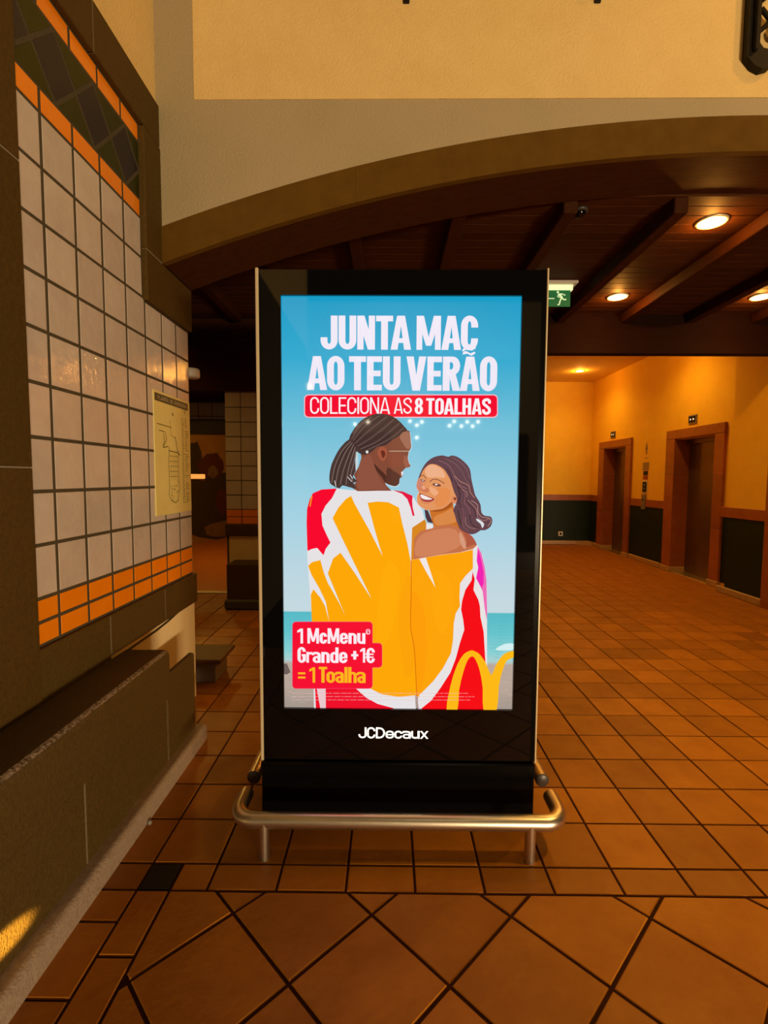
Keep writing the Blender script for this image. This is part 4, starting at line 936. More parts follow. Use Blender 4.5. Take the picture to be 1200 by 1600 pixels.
def mosaic(poly, m, name):
    poly = clip_rect(poly, 1.793, 2.688, 2.921, 3.199)
    if not poly or area2(poly) < 0.0008:
        return
    cx = sum(p[0] for p in poly) / len(poly)
    cz = sum(p[1] for p in poly) / len(poly)
    link(name, tile_mb([(a - cx, b - cz) for a, b in poly], 0.006, 0.0016, 'x').mesh(name, m), wl, (XW - 0.006, cx, cz))


HDY, HDZ = 0.131, 0.141
zc = 3.060
for k in range(-2, 6):
    yc = 2.034 + 2 * HDY * k
    e, e2 = HDY - 0.010, HDZ - 0.014
    mosaic([(yc - e, zc), (yc, zc - e2), (yc + e, zc), (yc, zc + e2)], 'violet tile', 'violet_diamond')
    ym = yc + HDY
    mosaic([(ym - e, zc + HDZ - .003), (ym, zc + .011), (ym + e, zc + HDZ - .003)], 'green tile', 'green_triangle')
    mosaic([(ym - e, zc - HDZ + .003), (ym + e, zc - HDZ + .003), (ym, zc - .011)], 'green tile', 'green_triangle')


def stone(x0, x1, y0, y1, z0, z1, name='stone_block', parent=None, m='brown stone', c=0.004):
    return MB().box(x0, x1, y0, y1, z0, z1, c).build(name, m, parent or wl)


gj = 0.003
for z0, z1 in ((0.645, 1.510), (1.510, 2.560), (2.560, 3.290)):
    stone(-1.40, -1.272, 0.2, 1.784, z0 + gj / 2, z1 - gj / 2)
MB().box(-1.40, -1.2745, 0.2, 1.780, 0.65, 3.28).build('mortar', 'light grout', wl)
for y0, y1 in ((0.2, 1.25), (1.25, 2.262), (2.262, 2.880)):
    stone(-1.40, -1.272, y0 + gj / 2, y1 - gj / 2, 3.294, 3.512)
MB().box(-1.40, -1.2745, 0.25, 2.876, 3.30, 3.508).build('mortar', 'light grout', wl)
stone(-1.40, -1.272, 2.694, 2.886, 2.676, 3.291)
stone(-1.40, -1.272, 2.694, 3.289, 2.412, 2.6725)
MB().box(-1.40, -1.2745, 2.70, 2.884, 2.5, 2.75).build('mortar', 'light grout', wl)
# projecting sill below the orange rows
for y0, y1 in ((0.2, 1.20), (1.20, 2.262), (2.262, 2.830), (2.830, 3.312)):
    stone(-1.40, -1.281, y0 + gj / 2, y1 - gj / 2, 0.620 if y1 < 2.3 else 0.646, 0.838, 'sill_stone', None, 'bench stone', 0.004)
MB().box(-1.40, -1.2835, 0.3, 3.30, 0.67, 0.826).build('mortar', 'light grout', wl)

# ------------------------------------------------------------------ arch wall
YA, YB = 2.884, 3.285
XC, ZAP, RA = 2.10, 3.275, 9.76


def z_low(x):
    return ZAP - RA + math.sqrt(RA * RA - (x - XC) ** 2)


def z_up(x):
    r = RA + 0.186
    return ZAP - RA + math.sqrt(r * r - (x - XC) ** 2)


XA0, XA1 = -1.272, 5.472
N = 48
xs = [XA0 + (XA1 - XA0) * i / N for i in range(N + 1)]
body = [(-1.305, z_up(XA0) - 0.05)] + [(x, z_up(x) - 0.05) for x in xs] + [(XA1 + 0.03, 7.0), (-1.305, 7.0)]
wa = struct(MB().prism(body, -YB, -YA, '-y').build('wall_arch', 'taupe plaster'), 'taupe and cream plaster wall over a wide brown stone arch')
MB().prism([(-1.078, 3.548), (5.3, 3.568), (5.3, 7.0), (-1.072, 7.0)], -YA - 0.01, -YA + 0.004, '-y').build('plaster_panel', 'cream plaster', wa)
ring_joints = [XA0, -0.19, XA1]
for a, b in zip(ring_joints, ring_joints[1:]):
    nq = max(8, int((b - a) * 7))
    q = [a + 0.0004 + (b - a - 0.0008) * i / nq for i in range(nq + 1)]
    MB().prism([(x, z_low(x)) for x in q] + [(x, z_up(x)) for x in reversed(q)], -YA - 0.03, -YA + 0.010, '-y').build('arch_stone', 'arch stone', wa)
MB().prism([(x, z_low(x) + .002) for x in xs] + [(x, z_up(x) - .02) for x in reversed(xs)], -YB - 0.004, -YA - 0.03, '-y').build('soffit', 'dark wood', wa)
# right pier carrying the arch
pier = struct(MB().box(5.47, 6.3, YA - 0.01, YB, 0.0, 7.0).build('wall_pier', 'taupe plaster'), 'plaster pier at the right foot of the arch')

# ------------------------------------------------------------------ dark wooden ceiling behind the arch
ZC = 3.262
ceil_ = struct(MB().box(-4.2, 6.3, 3.286, 5.80, ZC + 0.016, ZC + 0.12).build('ceiling', 'beam wood'), 'dark plank ceiling with beams behind the arch')
py = 3.29
while py < 5.54:
    w = min(0.118, 5.555 - py)
    MB().box(-4.1, 6.2, py, py + w - 0.004, ZC, ZC + 0.018, 0.003).build('plank', 'dark wood', ceil_)
    py += 0.118
for bx in (-3.75, -3.05, -2.35, -1.65, -0.95, -0.25, 0.45, 1.15, 1.85, 2.55, 3.25, 3.95, 4.65, 5.35):
    MB().box(bx - 0.045, bx + 0.045, 3.30, 5.55, ZC - 0.095, ZC + 0.002, 0.006).build('beam', 'beam wood', ceil_)
MB().box(-0.9, 6.2, 5.55, 5.67, 2.842, 3.42, 0.006).build('cross_beam', 'cross beam wood', ceil_)
# lower wooden bulkhead over the tiled corner on the left
MB().box(-4.2, -0.9, 5.76, 6.45, 2.46, ZC + 0.004, 0.006).build('bulkhead', 'dark wood', ceil_)

# ------------------------------------------------------------------ corridor with the two lifts
cc = struct(MB().box(-1.3, 6.2, 5.60, 11.6, 3.63, 3.75).build('ceiling_corridor', 'corridor ceiling paint'), 'pale ceiling of the lift corridor')
MB().box(-1.3, 6.2, 5.60, 5.665, 3.41, 3.635).build('upstand', 'yellow plaster', cc)
ZR0, ZR1 = 0.995, 1.128           # wainscot rail
XN, XF = 4.40, 4.56
wr = struct(MB().box(XN, 6.2, 5.68, 6.47, 0, 3.66).build('wall_right', 'yellow plaster'), 'yellow plaster corridor wall with dark green wainscot')
# lift wall, built around the two openings
LIFTS = ((6.89, 8.09), (9.49, 10.69))
segs = [(6.47, 6.89), (8.09, 9.49), (10.69, 11.6)]
for y0, y1 in segs:
    MB().box(XF, XF + 0.30, y0, y1, 0, 3.66).build('wall_segment', 'yellow plaster', wr)
    MB().box(XF - 0.006, XF + 0.02, y0, y1, 0.08, ZR0).build('wainscot_panel', 'green wainscot', wr)
for y0, y1 in LIFTS:
    MB().box(XF, XF + 0.30, y0, y1, 2.11, 3.66).build('wall_segment', 'yellow plaster', wr)
MB().box(XN - 0.006, XN + 0.02, 5.69, 6.47, 0.08, ZR0).build('wainscot_panel', 'green wainscot', wr)
MB().box(5.0, 6.2, 6.4, 11.6, 0, 3.66).build('lift_shaft', 'black steel', wr)
tr = struct(MB().box(XN - 0.018, XN + 0.01, 5.76, 6.60, ZR0, ZR1, 0.004).build('trim_1', 'red marble'), 'red brown stone dado rail')
MB().box(XF - 0.018, XF + 0.01, 8.25, 9.40, ZR0, ZR1, 0.004).build('rail_piece', 'red marble', tr)
MB().box(XF - 0.018, XF + 0.01, 10.83, 11.3, ZR0, ZR1, 0.004).build('rail_piece', 'red marble', tr)
MB().box(-1.3, XF, 11.28, 11.31, ZR0, ZR1, 0.004).build('rail_piece', 'red marble', tr)
wf = struct(MB().box(-1.4, 6.0, 11.30, 11.6, 0, 3.66).build('wall_far', 'yellow plaster'), 'yellow end wall of the lift corridor')
MB().box(-1.3, XF, 11.294, 11.32, 0.08, ZR0).build('wainscot_panel', 'green wainscot', wf)
ws = struct(MB().box(-1.40, -1.25, 6.45, 11.4, 0, 3.66).build('wall_side', 'yellow plaster'), 'yellow wall hidden behind the kiosk')
# skirting
bs = struct(MB().box(XN - 0.035, XN + 0.01, 5.74, 6.60, 0, 0.085, 0.008).build('baseboard_right', 'pale skirting'), 'pale stone skirting of the corridor')
MB().box(XF - 0.035, XF + 0.01, 8.30, 9.36, 0, 0.085, 0.008).build('skirting_piece', 'pale skirting', bs)
MB().box(XF - 0.035, XF + 0.01, 10.88, 11.02, 0, 0.085, 0.008).build('skirting_piece', 'pale skirting', bs)
MB().prism([(4.25, 11.27), (XF - 0.03, 11.0), (XF + .02, 11.0), (XF + .02, 11.31), (4.25, 11.31)], 0, 0.085, 'z').build('skirting_piece', 'pale skirting', bs)
bf = struct(MB().box(-1.3, 4.26, 11.27, 11.31, 0, 0.085, 0.008).build('baseboard_far', 'pale skirting'), 'pale stone skirting along the far wall')
# brown pilaster at the near end of the corridor wall
MB().box(4.335, 4.46, 5.548, 5.76, 0, 2.84).build('pilaster_return', 'red marble', wr)
pil = struct(MB().box(4.335, 6.2, 5.42, 5.548, 0, 3.26, 0.006).build('wall_pilaster', 'red marble'), 'red brown stone pilaster at the near corner of the corridor wall')
struct(MB().box(6.15, 6.35, 3.28, 5.8, 0, 3.4).build('wall_outer', 'yellow plaster'), 'side wall under the arch')

for n, (y0, y1) in enumerate(LIFTS):
    d = bpy.data.objects.new('door_%d' % (n + 1), None)
    COL.objects.link(d)
    d.location = (XF, (y0 + y1) / 2, 0)
    struct(d, 'steel lift door in a red brown stone frame, ' + ('nearer of the two' if n == 0 else 'farther of the two'))
    xf = XF - 0.04
    for s_, a, b in ((0, y0 - 0.085, y0 + 0.115), (1, y1 - 0.115, y1 + 0.085 + 0.045)):
        for z0, z1 in ((0.085, 0.80), (0.80, 1.55), (1.55, 2.115)):
            MB().box(xf, XF + 0.29, a, b, z0 + .001, z1 - .001, 0.004).build('jamb_stone', 'red marble', d)
        MB().box(xf - 0.02, XF + 0.2, a - 0.01, b + 0.01, 0, 0.085, 0.006).build('jamb_foot', 'pale skirting', d)
    MB().box(xf, XF + 0.29, y0 - 0.085, y1 + 0.13, 2.117, 2.258, 0.004).build('head_stone', 'red marble', d)
    ym = y0 + 0.115 + 0.62
    MB().box(XF + 0.17, XF + 0.21, y0 + 0.115, ym - 0.002, 0.01, 2.04, 0.003).build('door_leaf', 'elevator steel', d)
    MB().box(XF + 0.20, XF + 0.24, ym + 0.002, y1 - 0.115, 0.01, 2.04, 0.003).build('door_leaf', 'elevator steel', d)
    MB().box(XF + 0.15, XF + 0.26, y0 + 0.115, y1 - 0.115, 2.035, 2.117, 0.003).build('door_header', 'elevator steel', d)
    MB().box(XF - 0.03, XF + 0.25, y0 + 0.115, y1 - 0.115, 0.0, 0.012, 0.003).build('door_sill', 'brushed steel', d)
    if n == 1:
        MB().box(XF + 0.135, XF + 0.15, y0 + 0.13, y0 + 0.50, 1.99, 2.09).build('door_notice', 'white plastic', d)

# ------------------------------------------------------------------ doorway and tiled pillar on the left, beyond the bench
YP = 5.80
wd = struct(MB().box(-4.2, -1.25, 6.28, 6.46, 2.20, 3.3).build('wall_doorway', 'dark grout'), 'wall with a doorway to the mural room')
MB().box(-4.2, -3.55, 6.28, 6.46, 0, 3.3).build('wall_segment', 'cream plaster', wd)
MB().box(-3.55, -1.6, 6.262, 6.46, 2.018, 2.195, 0.005).build('lintel_stone', 'lintel stone', wd)
for k in range(11):
    x1 = -1.86 - k * 0.17
    for z0, z1 in ((2.195, 2.235), (2.238, 2.405)):
        o = rect_tile('white_tile', 0.161, z1 - z0 - .006, 0.008, 0.002, '-y', 'wall tile', wd, (x1 - 0.085, 6.279, (z0 + z1) / 2))
wp = struct(MB().box(-1.885, -1.25, YP + 0.006, 6.46, 0, 3.0).build('wall_pillar', 'dark grout'), 'white tiled pillar left of the kiosk with orange tile rows')
rows = [1.104 + 0.1685 * k for k in range(9)]
cols = [-1.887, -1.704, -1.519, -1.334, -1.25]
for a, b in zip(cols, cols[1:]):
    for z0 in rows[:-1]:
        rect_tile('white_tile', b - a - .009, 0.1685 - .009, 0.010, 0.002, '-y', 'wall tile', wp, ((a + b) / 2, YP + .006, z0 + 0.08425))
    rect_tile('white_tile', b - a - .009, 0.03, 0.010, 0.002, '-y', 'wall tile', wp, ((a + b) / 2, YP + .006, rows[-1] + 0.018))
    for z0, z1 in ((0.932, 1.018), (1.018, 1.104)):
        rect_tile('orange_tile', b - a - .009, z1 - z0 - .007, 0.010, 0.002, '-y', 'orange tile', wp, ((a + b) / 2, YP + .006, (z0 + z1) / 2))
stone(-1.895, -1.25, YP - 0.03, YP + .05, 0.796, 0.932, 'sill_stone', wp, 'brown stone', 0.01)
MB().box(-1.86, -1.25, YP, YP + .05, 0.0, 0.80).build('plaster', 'cream plaster', wp)
stone(-1.80, -1.25, 5.50, YP + .05, 0.0, 0.512, 'base_block', wp, 'brown stone', 0.01)
stone(-1.82, -1.25, 5.46, 5.52, 0.0, 0.115, 'skirting', wp, 'lintel stone', 0.02)
for z0, z1 in ((0.0, 2.018),):
    MB().box(-1.885, -1.25, 6.2, 6.47, z0, z1).build('jamb', 'cream plaster', wp)
# threshold and room beyond
th = struct(MB().box(-3.6, -1.8, 6.24, 6.36, -0.006, 0.014, 0.005).build('trim_2', 'brushed steel'), 'metal threshold strip of the doorway')
struct(MB().box(-5.4, -1.25, 6.36, 14.2, -0.05, 0.004).build('floor_room', 'orange floor'), 'smooth orange floor of the mural room')
wm = struct(MB().prism([(-5.35, 9.4), (-5.25, 9.3), (-3.0, 13.9), (-3.1, 14.0)], 0, 3.0, 'z').build('wall_mural', 'mural sand'), 'sand coloured wall of the room beyond the doorway')
struct(MB().box(-3.2, -1.25, 13.8, 14.0, 0, 3.0).build('wall_room', 'mural sand'), 'end wall of the mural room')
struct(MB().box(-5.4, -1.25, 6.46, 14.2, 2.95, 3.05).build('ceiling_room', 'cream plaster'), 'ceiling of the mural room')
# hall behind the viewpoint, seen only as a dim reflection
hb = struct(MB().box(-9, 10, -12.2, -12.0, 0, 7).build('wall_back', 'taupe plaster'), 'far hall wall behind the viewpoint')
for x0, x1 in ((-7.5, -4.4), (-3.4, 0.1), (1.0, 4.4), (5.4, 8.0)):
    MB().box(x0, x1, -12.01, -11.9, 0, 2.9).build('dark_bay', 'black iron', hb)
    MB().box(x0 + .4, x1 - .4, -12.01, -11.9, 3.6, 5.2).build('dark_bay', 'black iron', hb)

# small hall lamps between the two walls, mirrored as dots in the kiosk glass
for px, pz, am in ((-0.93, 2.97, 0), (-0.57, 3.03, 0), (0.60, 3.06, 0), (0.79, 2.95, 0), (0.93, 3.04, 0), (0.79, 2.61, 0), (1.70, 2.94, 0), (1.83, 3.06, 0), (2.03, 2.93, 0), (2.19, 3.05, 0), (2.34, 2.93, 0), (2.49, 3.05, 0), (-2.22, 4.01, 1)):
    rr_ = 0.042 if not am else 0.085
    MB().lathe([(0.0, -rr_), (rr_ * .7, -rr_ * .7), (rr_, 0.0), (rr_ * .7, rr_ * .7), (0.0, rr_)], (px, -9.94, pz), 'z', 12).build('hall_lamp', 'hall lamp amber' if am else 'hall lamp glow', hb)

# ------------------------------------------------------------------ stone bench along the left wall
XB = -1.060
bench = thing('stone_bench', 'long brown stone bench with rounded seat edge along the tiled wall', 'bench', (-1.15, 0.9, 0))
# seat slab with a rounded front edge: profile in x-z, run along y
prof = [(-1.270, 0.404), (XB, 0.404)]
rb = 0.028
for k in range(7):
    a = k * 15
    prof.append((XB - rb + rb * math.cos(R(a)), 0.640 - rb + rb * math.sin(R(a))))
prof.append((-1.270, 0.640))


def run_y(prof, y0, y1, mb=None, rnd=0.0):
    mb = mb or MB()
    n = len(prof)
    v = [(x, y0, z) for x, z in prof] + [(x, y1, z) for x, z in prof]
    f = [tuple(range(n)), tuple(range(2 * n - 1, n - 1, -1))]
    for i in range(n):
        j = (i + 1) % n
        f.append((i, i + n, j + n, j))
    return mb.add(v, f)


run_y(prof, 0.0, 2.368).build('seat_slab', 'bench stone', bench)
MB().box(-1.268, -1.12, 0.02, 2.366, 0.386, 0.406).build('slab_bed', 'dark grout', bench)
we = MB()  # thin strip painting the lit front edge of the seat in lighter colour
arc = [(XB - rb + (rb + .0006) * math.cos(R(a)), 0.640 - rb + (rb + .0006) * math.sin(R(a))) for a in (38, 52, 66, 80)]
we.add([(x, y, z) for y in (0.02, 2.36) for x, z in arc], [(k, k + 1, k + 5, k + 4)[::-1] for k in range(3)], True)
we.build('edge_highlight', 'highlight stone', bench)
for y0, y1 in ((0.0, 0.62), (0.62, 1.705), (1.705, 2.705)):
    if y1 < 2.5:
        MB().box(-1.270, -1.078, y0 + .0015, y1 - .0015, 0.0, 0.388, 0.004).build('front_stone', 'bench stone', bench)
    else:
        MB().box(-1.270, -1.078, y0 + .0015, 2.368, 0.0, 0.388, 0.004).build('front_stone', 'bench stone', bench)
MB().box(-1.268, -1.080, 0.02, 2.36, 0.01, 0.386).build('mortar', 'light grout', bench)
MB().box(-1.110, -1.074, 2.366, 2.715, 0.0, 0.505, 0.008).build('end_panel', 'bench stone', bench)
# rounded stone skirting at the foot of the bench
pr = [(-1.10, 0.0), (-1.020, 0.0)]
for k in range(7):
    a = k * 15
    pr.append((-1.045 + 0.025 * math.cos(R(a)), 0.058 + 0.025 * math.sin(R(a))))
pr += [(-1.10, 0.083)]
run_y(pr, 0.0, 2.735).build('skirting', 'skirting stone', bench)
pin = MB()
pin.lathe([(0.0, 0.016), (0.006, 0.016), (0.009, 0.010), (0.009, 0.0)], (-1.010, 2.03, 0.0), 'z', 10)
tag(pin.build('floor_stud', 'grey plastic'), 'tiny metal stud on the floor against the bench skirting', 'stud')

# black cable on the cream plaster under the sill
pts = [(2.355, 0.60), (2.42, 0.617), (2.55, 0.620), (2.72, 0.622), (2.88, 0.632), (3.02, 0.648), (3.15, 0.660), (3.22, 0.668)]
tag(MB().tube([(-1.291, y, z) for y, z in pts], 0.0055, 8).build('wall_cable', 'black rubber'), 'thin black cable running over the cream plaster under the sill', 'cable')

# ------------------------------------------------------------------ evacuation plan on the wall
YM0, YM1, ZM0, ZM1 = 2.772, 3.272, 1.258, 1.962
plan = thing('wall_plan', 'yellowed emergency plan poster on the tiled wall', 'poster', (XW, 3.02, 1.258))
MB().box(XW, XW + 0.007, YM0, YM1, ZM0, ZM1, 0.002).build('board', 'map paper', plan)
hb_ = MB().box(XW + 0.0068, XW + 0.0078, YM0 + .012, YM1 - .03, ZM1 - .058, ZM1 - .014).build('title_band', 'map band', plan)
xi = XW + 0.0084


def ink(mb, pts, w):
    """flat drawn line on the plan; points are (along the wall, up) in metres from the lower left corner"""
    for (a, b), (c, d) in zip(pts, pts[1:]):
        L = math.hypot(c - a, d - b) or 1e-6
        nx, ny = -(d - b) / L * w / 2, (c - a) / L * w / 2
        q = [(a + nx, b + ny), (a - nx, b - ny), (c - nx, d - ny), (c + nx, d + ny)]
        mb.add([(xi, YM0 + u, ZM0 + v) for u, v in q], [(0, 1, 2, 3)])


dr = MB()
random.seed(11)
outline = [(0.18, 0.40), (0.17, 0.30), (0.175, 0.18), (0.165, 0.12), (0.19, 0.085), (0.25, 0.065), (0.29, 0.08), (0.315, 0.15), (0.305, 0.28), (0.31, 0.38)]
ink(dr, outline, 0.005)
ink(dr, [(0.03, 0.52), (0.22, 0.515)], 0.005)
ink(dr, [(0.05, 0.485), (0.13, 0.48), (0.15, 0.44), (0.10, 0.39), (0.17, 0.40)], 0.005)
ink(dr, [(0.11, 0.47), (0.12, 0.43), (0.10, 0.40)], 0.005)
ink(dr, [(0.25, 0.46), (0.27, 0.46), (0.30, 0.37), (0.33, 0.355), (0.30, 0.37), (0.18, 0.375)], 0.006)
ink(dr, [(0.20, 0.56), (0.21, 0.47), (0.24, 0.46)], 0.003)
for k in range(5):
    ink(dr, [(0.185, 0.345 - k * .03), (0.30, 0.345 - k * .03)], 0.0025)
for k in range(4):
    ink(dr, [(0.20 + k * .028, 0.36), (0.20 + k * .028, 0.20)], 0.0025)
for k in range(16):
    x, y = random.uniform(.19, .29), random.uniform(.09, .19)
    ink(dr, [(x, y), (x + random.uniform(-.02, .02), y + random.uniform(-.02, .02))], 0.004)
ink(dr, [(0.225, 0.60), (0.245, 0.585), (0.24, 0.605)], 0.006)
for k in range(44):
    y = 0.585 - k * 0.0122
    ink(dr, [(0.365, y), (0.365 + random.uniform(.02, .04), y)], 0.0035)
    if random.random() < .85:
        ink(dr, [(0.415, y), (0.415 + random.uniform(.02, .055), y)], 0.0035)
ink(dr, [(0.40, 0.65), (0.42, 0.62), (0.425, 0.655)], 0.004)
dr.build('drawing', 'map ink', plan)['kind'] = 'stuff'


# ------------------------------------------------------------------ stroke lettering (drawn letter by letter)
def rr(x0, y0, x1, y1, rx, ry, ya, yb, n=6):
    """points of a rounded box from (x1, ya) over the top and round to (x1, yb)"""
    p = [(x1, ya)]
    for cx, cy, a0 in ((x1 - rx, y1 - ry, 0), (x0 + rx, y1 - ry, 90), (x0 + rx, y0 + ry, 180), (x1 - rx, y0 + ry, 270)):
        for k in range(n + 1):
            a = R(a0 + 90 * k / n)
            p.append((cx + rx * math.cos(a), cy + ry * math.sin(a)))
    p.append((x1, yb))
    return p


def band(a, b):
    return [[a[i], a[i + 1], b[i + 1], b[i]] for i in range(len(a) - 1)]


def ring(x0, y0, x1, y1, s, b, ya=None, yb=None, ry=None):
    w, h = x1 - x0, y1 - y0
    rx = w / 2
    ry = min(ry or 0.30, h / 2)
    ym = (y0 + y1) / 2
    ya = ym if ya is None else ya
    yb = ym if yb is None else yb
    o = rr(x0, y0, x1, y1, rx, ry, ya, yb)
    i = rr(x0 + s, y0 + b, x1 - s, y1 - b, max(rx - s, 0.004), max(ry - b, 0.01), ya, yb)
    return band(o, i)


def strokeq(pts, t):
    L, Rr = [], []
    for i, p in enumerate(pts):
        a = Vector(pts[max(i - 1, 0)])
        c = Vector(pts[min(i + 1, len(pts) - 1)])
        d = (c - a).normalized()
        n = Vector((-d.y, d.x)) * t / 2
        L.append((p[0] + n.x, p[1] + n.y))
        Rr.append((p[0] - n.x, p[1] - n.y))
    return band(L, Rr)


def spline(p, n=5):
    out = []
    for i in range(len(p) - 1):
        a, b, c, d = p[max(i - 1, 0)], p[i], p[i + 1], p[min(i + 2, len(p) - 1)]
        for k in range(n):
            t = k / n
            out.append(tuple(.5 * (2 * b[j] + (c[j] - a[j]) * t + (2 * a[j] - 5 * b[j] + 4 * c[j] - d[j]) * t * t + (3 * b[j] - a[j] - 3 * c[j] + d[j]) * t ** 3) for j in (0, 1)))
    return out + [p[-1]]


def rect(x0, y0, x1, y1):
    return [(x0, y0), (x1, y0), (x1, y1), (x0, y1)]


def ubow(x0, x1, ytop0, ytop1, s, b, ry):
    """a U: from (x0, ytop0) down round the bottom up to (x1, ytop1)"""
    def path(a, c, y, rx, r):
        p = [(a, ytop0)]
        for k in range(13):
            t = R(180 + 180 * k / 12)
            p.append(((a + c) / 2 + rx * math.cos(t), y + r + r * math.sin(t)))
        return p + [(c, ytop1)]
    w = (x1 - x0) / 2
    return band(path(x0, x1, 0, w, ry), path(x0 + s, x1 - s, b, max(w - s, .004), max(ry - b, .01)))


XH = 0.70
NW = {'M': .74, 'I': None, '1': .36, 'l': None, 'r': .36, 'A': .60, 'V': .60, 'J': .50, 'L': .44, 'E': .44, '+': .46, '=': .46, 'x': .52, 'T': .50, '€': .56, 'D': .58, 'e': .52, 'c': .48, 'a': .50}


def glyph(ch, w, s, b):
    m = w / 2
    if ch == 'O':
        return ring(0, -.01, w, 1.01, s, b)
    if ch == 'C':
        return ring(0, -.01, w, 1.01, s, b, .66, .34)
    if ch == 'G':
        return ring(0, -.01, w, 1.01, s, b, .70, .40) + [rect(w - s, .10, w, .52), rect(m, .42, w, .42 + b * .85)]
    if ch == '€':
        return ring(.06 * w, -.01, w, 1.01, s, b, .74, .26) + [rect(-.08 * w, .54, w * .85, .54 + b * .6), rect(-.08 * w, .34, w * .85, .34 + b * .6)]
    if ch == 'D':
        return [rect(0, 0, s, 1)] + ubowr(w, s, b)
    if ch == 'J':
        return ubow(0, w, .36, 1, s, b, .27)
    if ch == 'U':
        return ubow(0, w, 1, 1, s, b, .27)
    if ch == 'N':
        return [rect(0, 0, s * .92, 1), rect(w - s * .92, 0, w, 1), [(0, 1), (s * 1.05, 1), (w, 0), (w - s * 1.05, 0)]]
    if ch == 'T':
        return [rect(0, 1 - b, w, 1), rect(m - s / 2, 0, m + s / 2, 1)]
    if ch == 'A':
        t = s * .58
        return [[(0, 0), (s * 1.02, 0), (m + t * .35, 1), (m - t, 1)], [(w - s * 1.02, 0), (w, 0), (m + t, 1), (m - t * .35, 1)], rect(w * .22, .20, w * .78, .20 + b * .85)]
    if ch == 'V':
        t = s * .55
        return [[(0, 1), (m - t, 0), (m + t * .6, 0), (s * 1.05, 1)], [(w - s * 1.05, 1), (m - t * .6, 0), (m + t, 0), (w, 1)]]
    if ch == 'M':
        v = s * .85
        return [rect(0, 0, v, 1), rect(w - v, 0, w, 1), [(0, 1), (m - v * .45, .12), (m + v * .35, .12), (v * 1.25, 1)], [(w - v * 1.25, 1), (m - v * .35, .12), (m + v * .45, .12), (w, 1)]]
    if ch == 'E':
        return [rect(0, 0, s, 1), rect(0, 0, w, b), rect(0, 1 - b, w, 1), rect(0, .5 - b / 2, w * .92, .5 + b / 2)]
    if ch == 'L':
        return [rect(0, 0, s, 1), rect(0, 0, w, b)]
    if ch == 'I':
        return [rect(0, 0, s, 1)]
    if ch == 'H':
        return [rect(0, 0, s, 1), rect(w - s, 0, w, 1), rect(0, .5 - b / 2, w, .5 + b / 2)]
    if ch == 'R':
        o = [(s * .5, 1), (w * .55, 1)]
        i = [(s * .5, 1 - b), (w * .5, 1 - b)]
        for k in range(9):
            t = R(90 - 180 * k / 8)
            o.append((w * .58 + w * .42 * math.cos(t), .73 + .27 * math.sin(t)))
            i.append((w * .5 + max(w * .5 - s, .01) * math.cos(t), .73 + (.27 - b) * math.sin(t)))
        o.append((s * .5, .46))
        i.append((s * .5, .46 + b))
        return [rect(0, 0, s, 1)] + band(o, i) + [[(w * .34, .5), (w * .34 + s * 1.0, .5), (w * 1.02, 0), (w * 1.02 - s * 1.08, 0)]]
    if ch == 'S':
        h = s / 2
        q = b / 2
        return strokeq(spline([(w - h, .68), (w - h, .84), (m + .02, 1 - q), (h, .84), (h + .01, .66), (m, .52), (w - h - .01, .36), (w - h, .17), (m, q), (h, .17), (h, .32)]), (s + b) / 2)
    if ch == '8':
        return ring(.03 * w, .46, .97 * w, 1.01, s, b * .9, ry=.26) + ring(0, -.01, w, .56, s, b * .9, ry=.28)
    if ch == '1':
        return [rect(w - s, 0, w, 1), [(w - s, 1), (0, .86), (0, .86 - b * .95), (w - s, .80)]]
    if ch == '+':
        return [rect(0, .5 - b / 2, w, .5 + b / 2), rect(m - s / 2, .5 - w * .62, m + s / 2, .5 + w * .62)]
    if ch == '=':
        return [rect(0, .27, w, .27 + b * .85), rect(0, .54, w, .54 + b * .85)]
    # small letters
    if ch == 'o':
        return ring(0, -.01, w, XH + .01, s, b, ry=.24)
    if ch == 'c':
        return ring(0, -.01, w, XH + .01, s, b, XH * .64, XH * .36, ry=.24)
    if ch == 'e':
        return ring(0, -.01, w, XH + .01, s, b, XH * .5, XH * .30, ry=.24) + [rect(s * .5, XH * .42, w, XH * .42 + b * .7)]
    if ch == 'u':
        return [[(x, y * XH) for x, y in q] for q in ubow(0, w, 1, 1, s, b / XH, .33)] + [rect(w - s, 0, w, XH)]
    if ch in 'nh':
        q = [[(w - x, XH - y) for x, y in z] for z in ubow(0, w, XH, XH, s, b, .22)]
        return q + [rect(0, 0, s, 1 if ch == 'h' else XH)]
    if ch == 'r':
        return [rect(0, 0, s, XH)] + strokeq(spline([(s * .5, XH * .55), (s * .8, XH * .82), (w, XH - b / 2)]), b)
    if ch == 'l':
        return [rect(0, 0, s, 1)]
    if ch == 'd':
        return ring(0, -.01, w, XH + .01, s, b, ry=.24) + [rect(w - s, 0, w, 1)]
    if ch == 'a':
        top = [(.02, XH * .70), (.04, XH * .86), (m, XH - b / 2), (w - s / 2, XH * .80), (w - s / 2, XH * .6)]
        return [rect(w - s, 0, w, XH * .78)] + strokeq(spline(top), b) + ring(0, -.01, w * .98, XH * .62, s * .95, b * .85, ry=.20)
    if ch == 'x':
        return [[(0, XH), (w - s * 1.1, 0), (w, 0), (s * 1.1, XH)], [(w - s * 1.1, XH), (0, 0), (s * 1.1, 0), (w, XH)]]
    return []


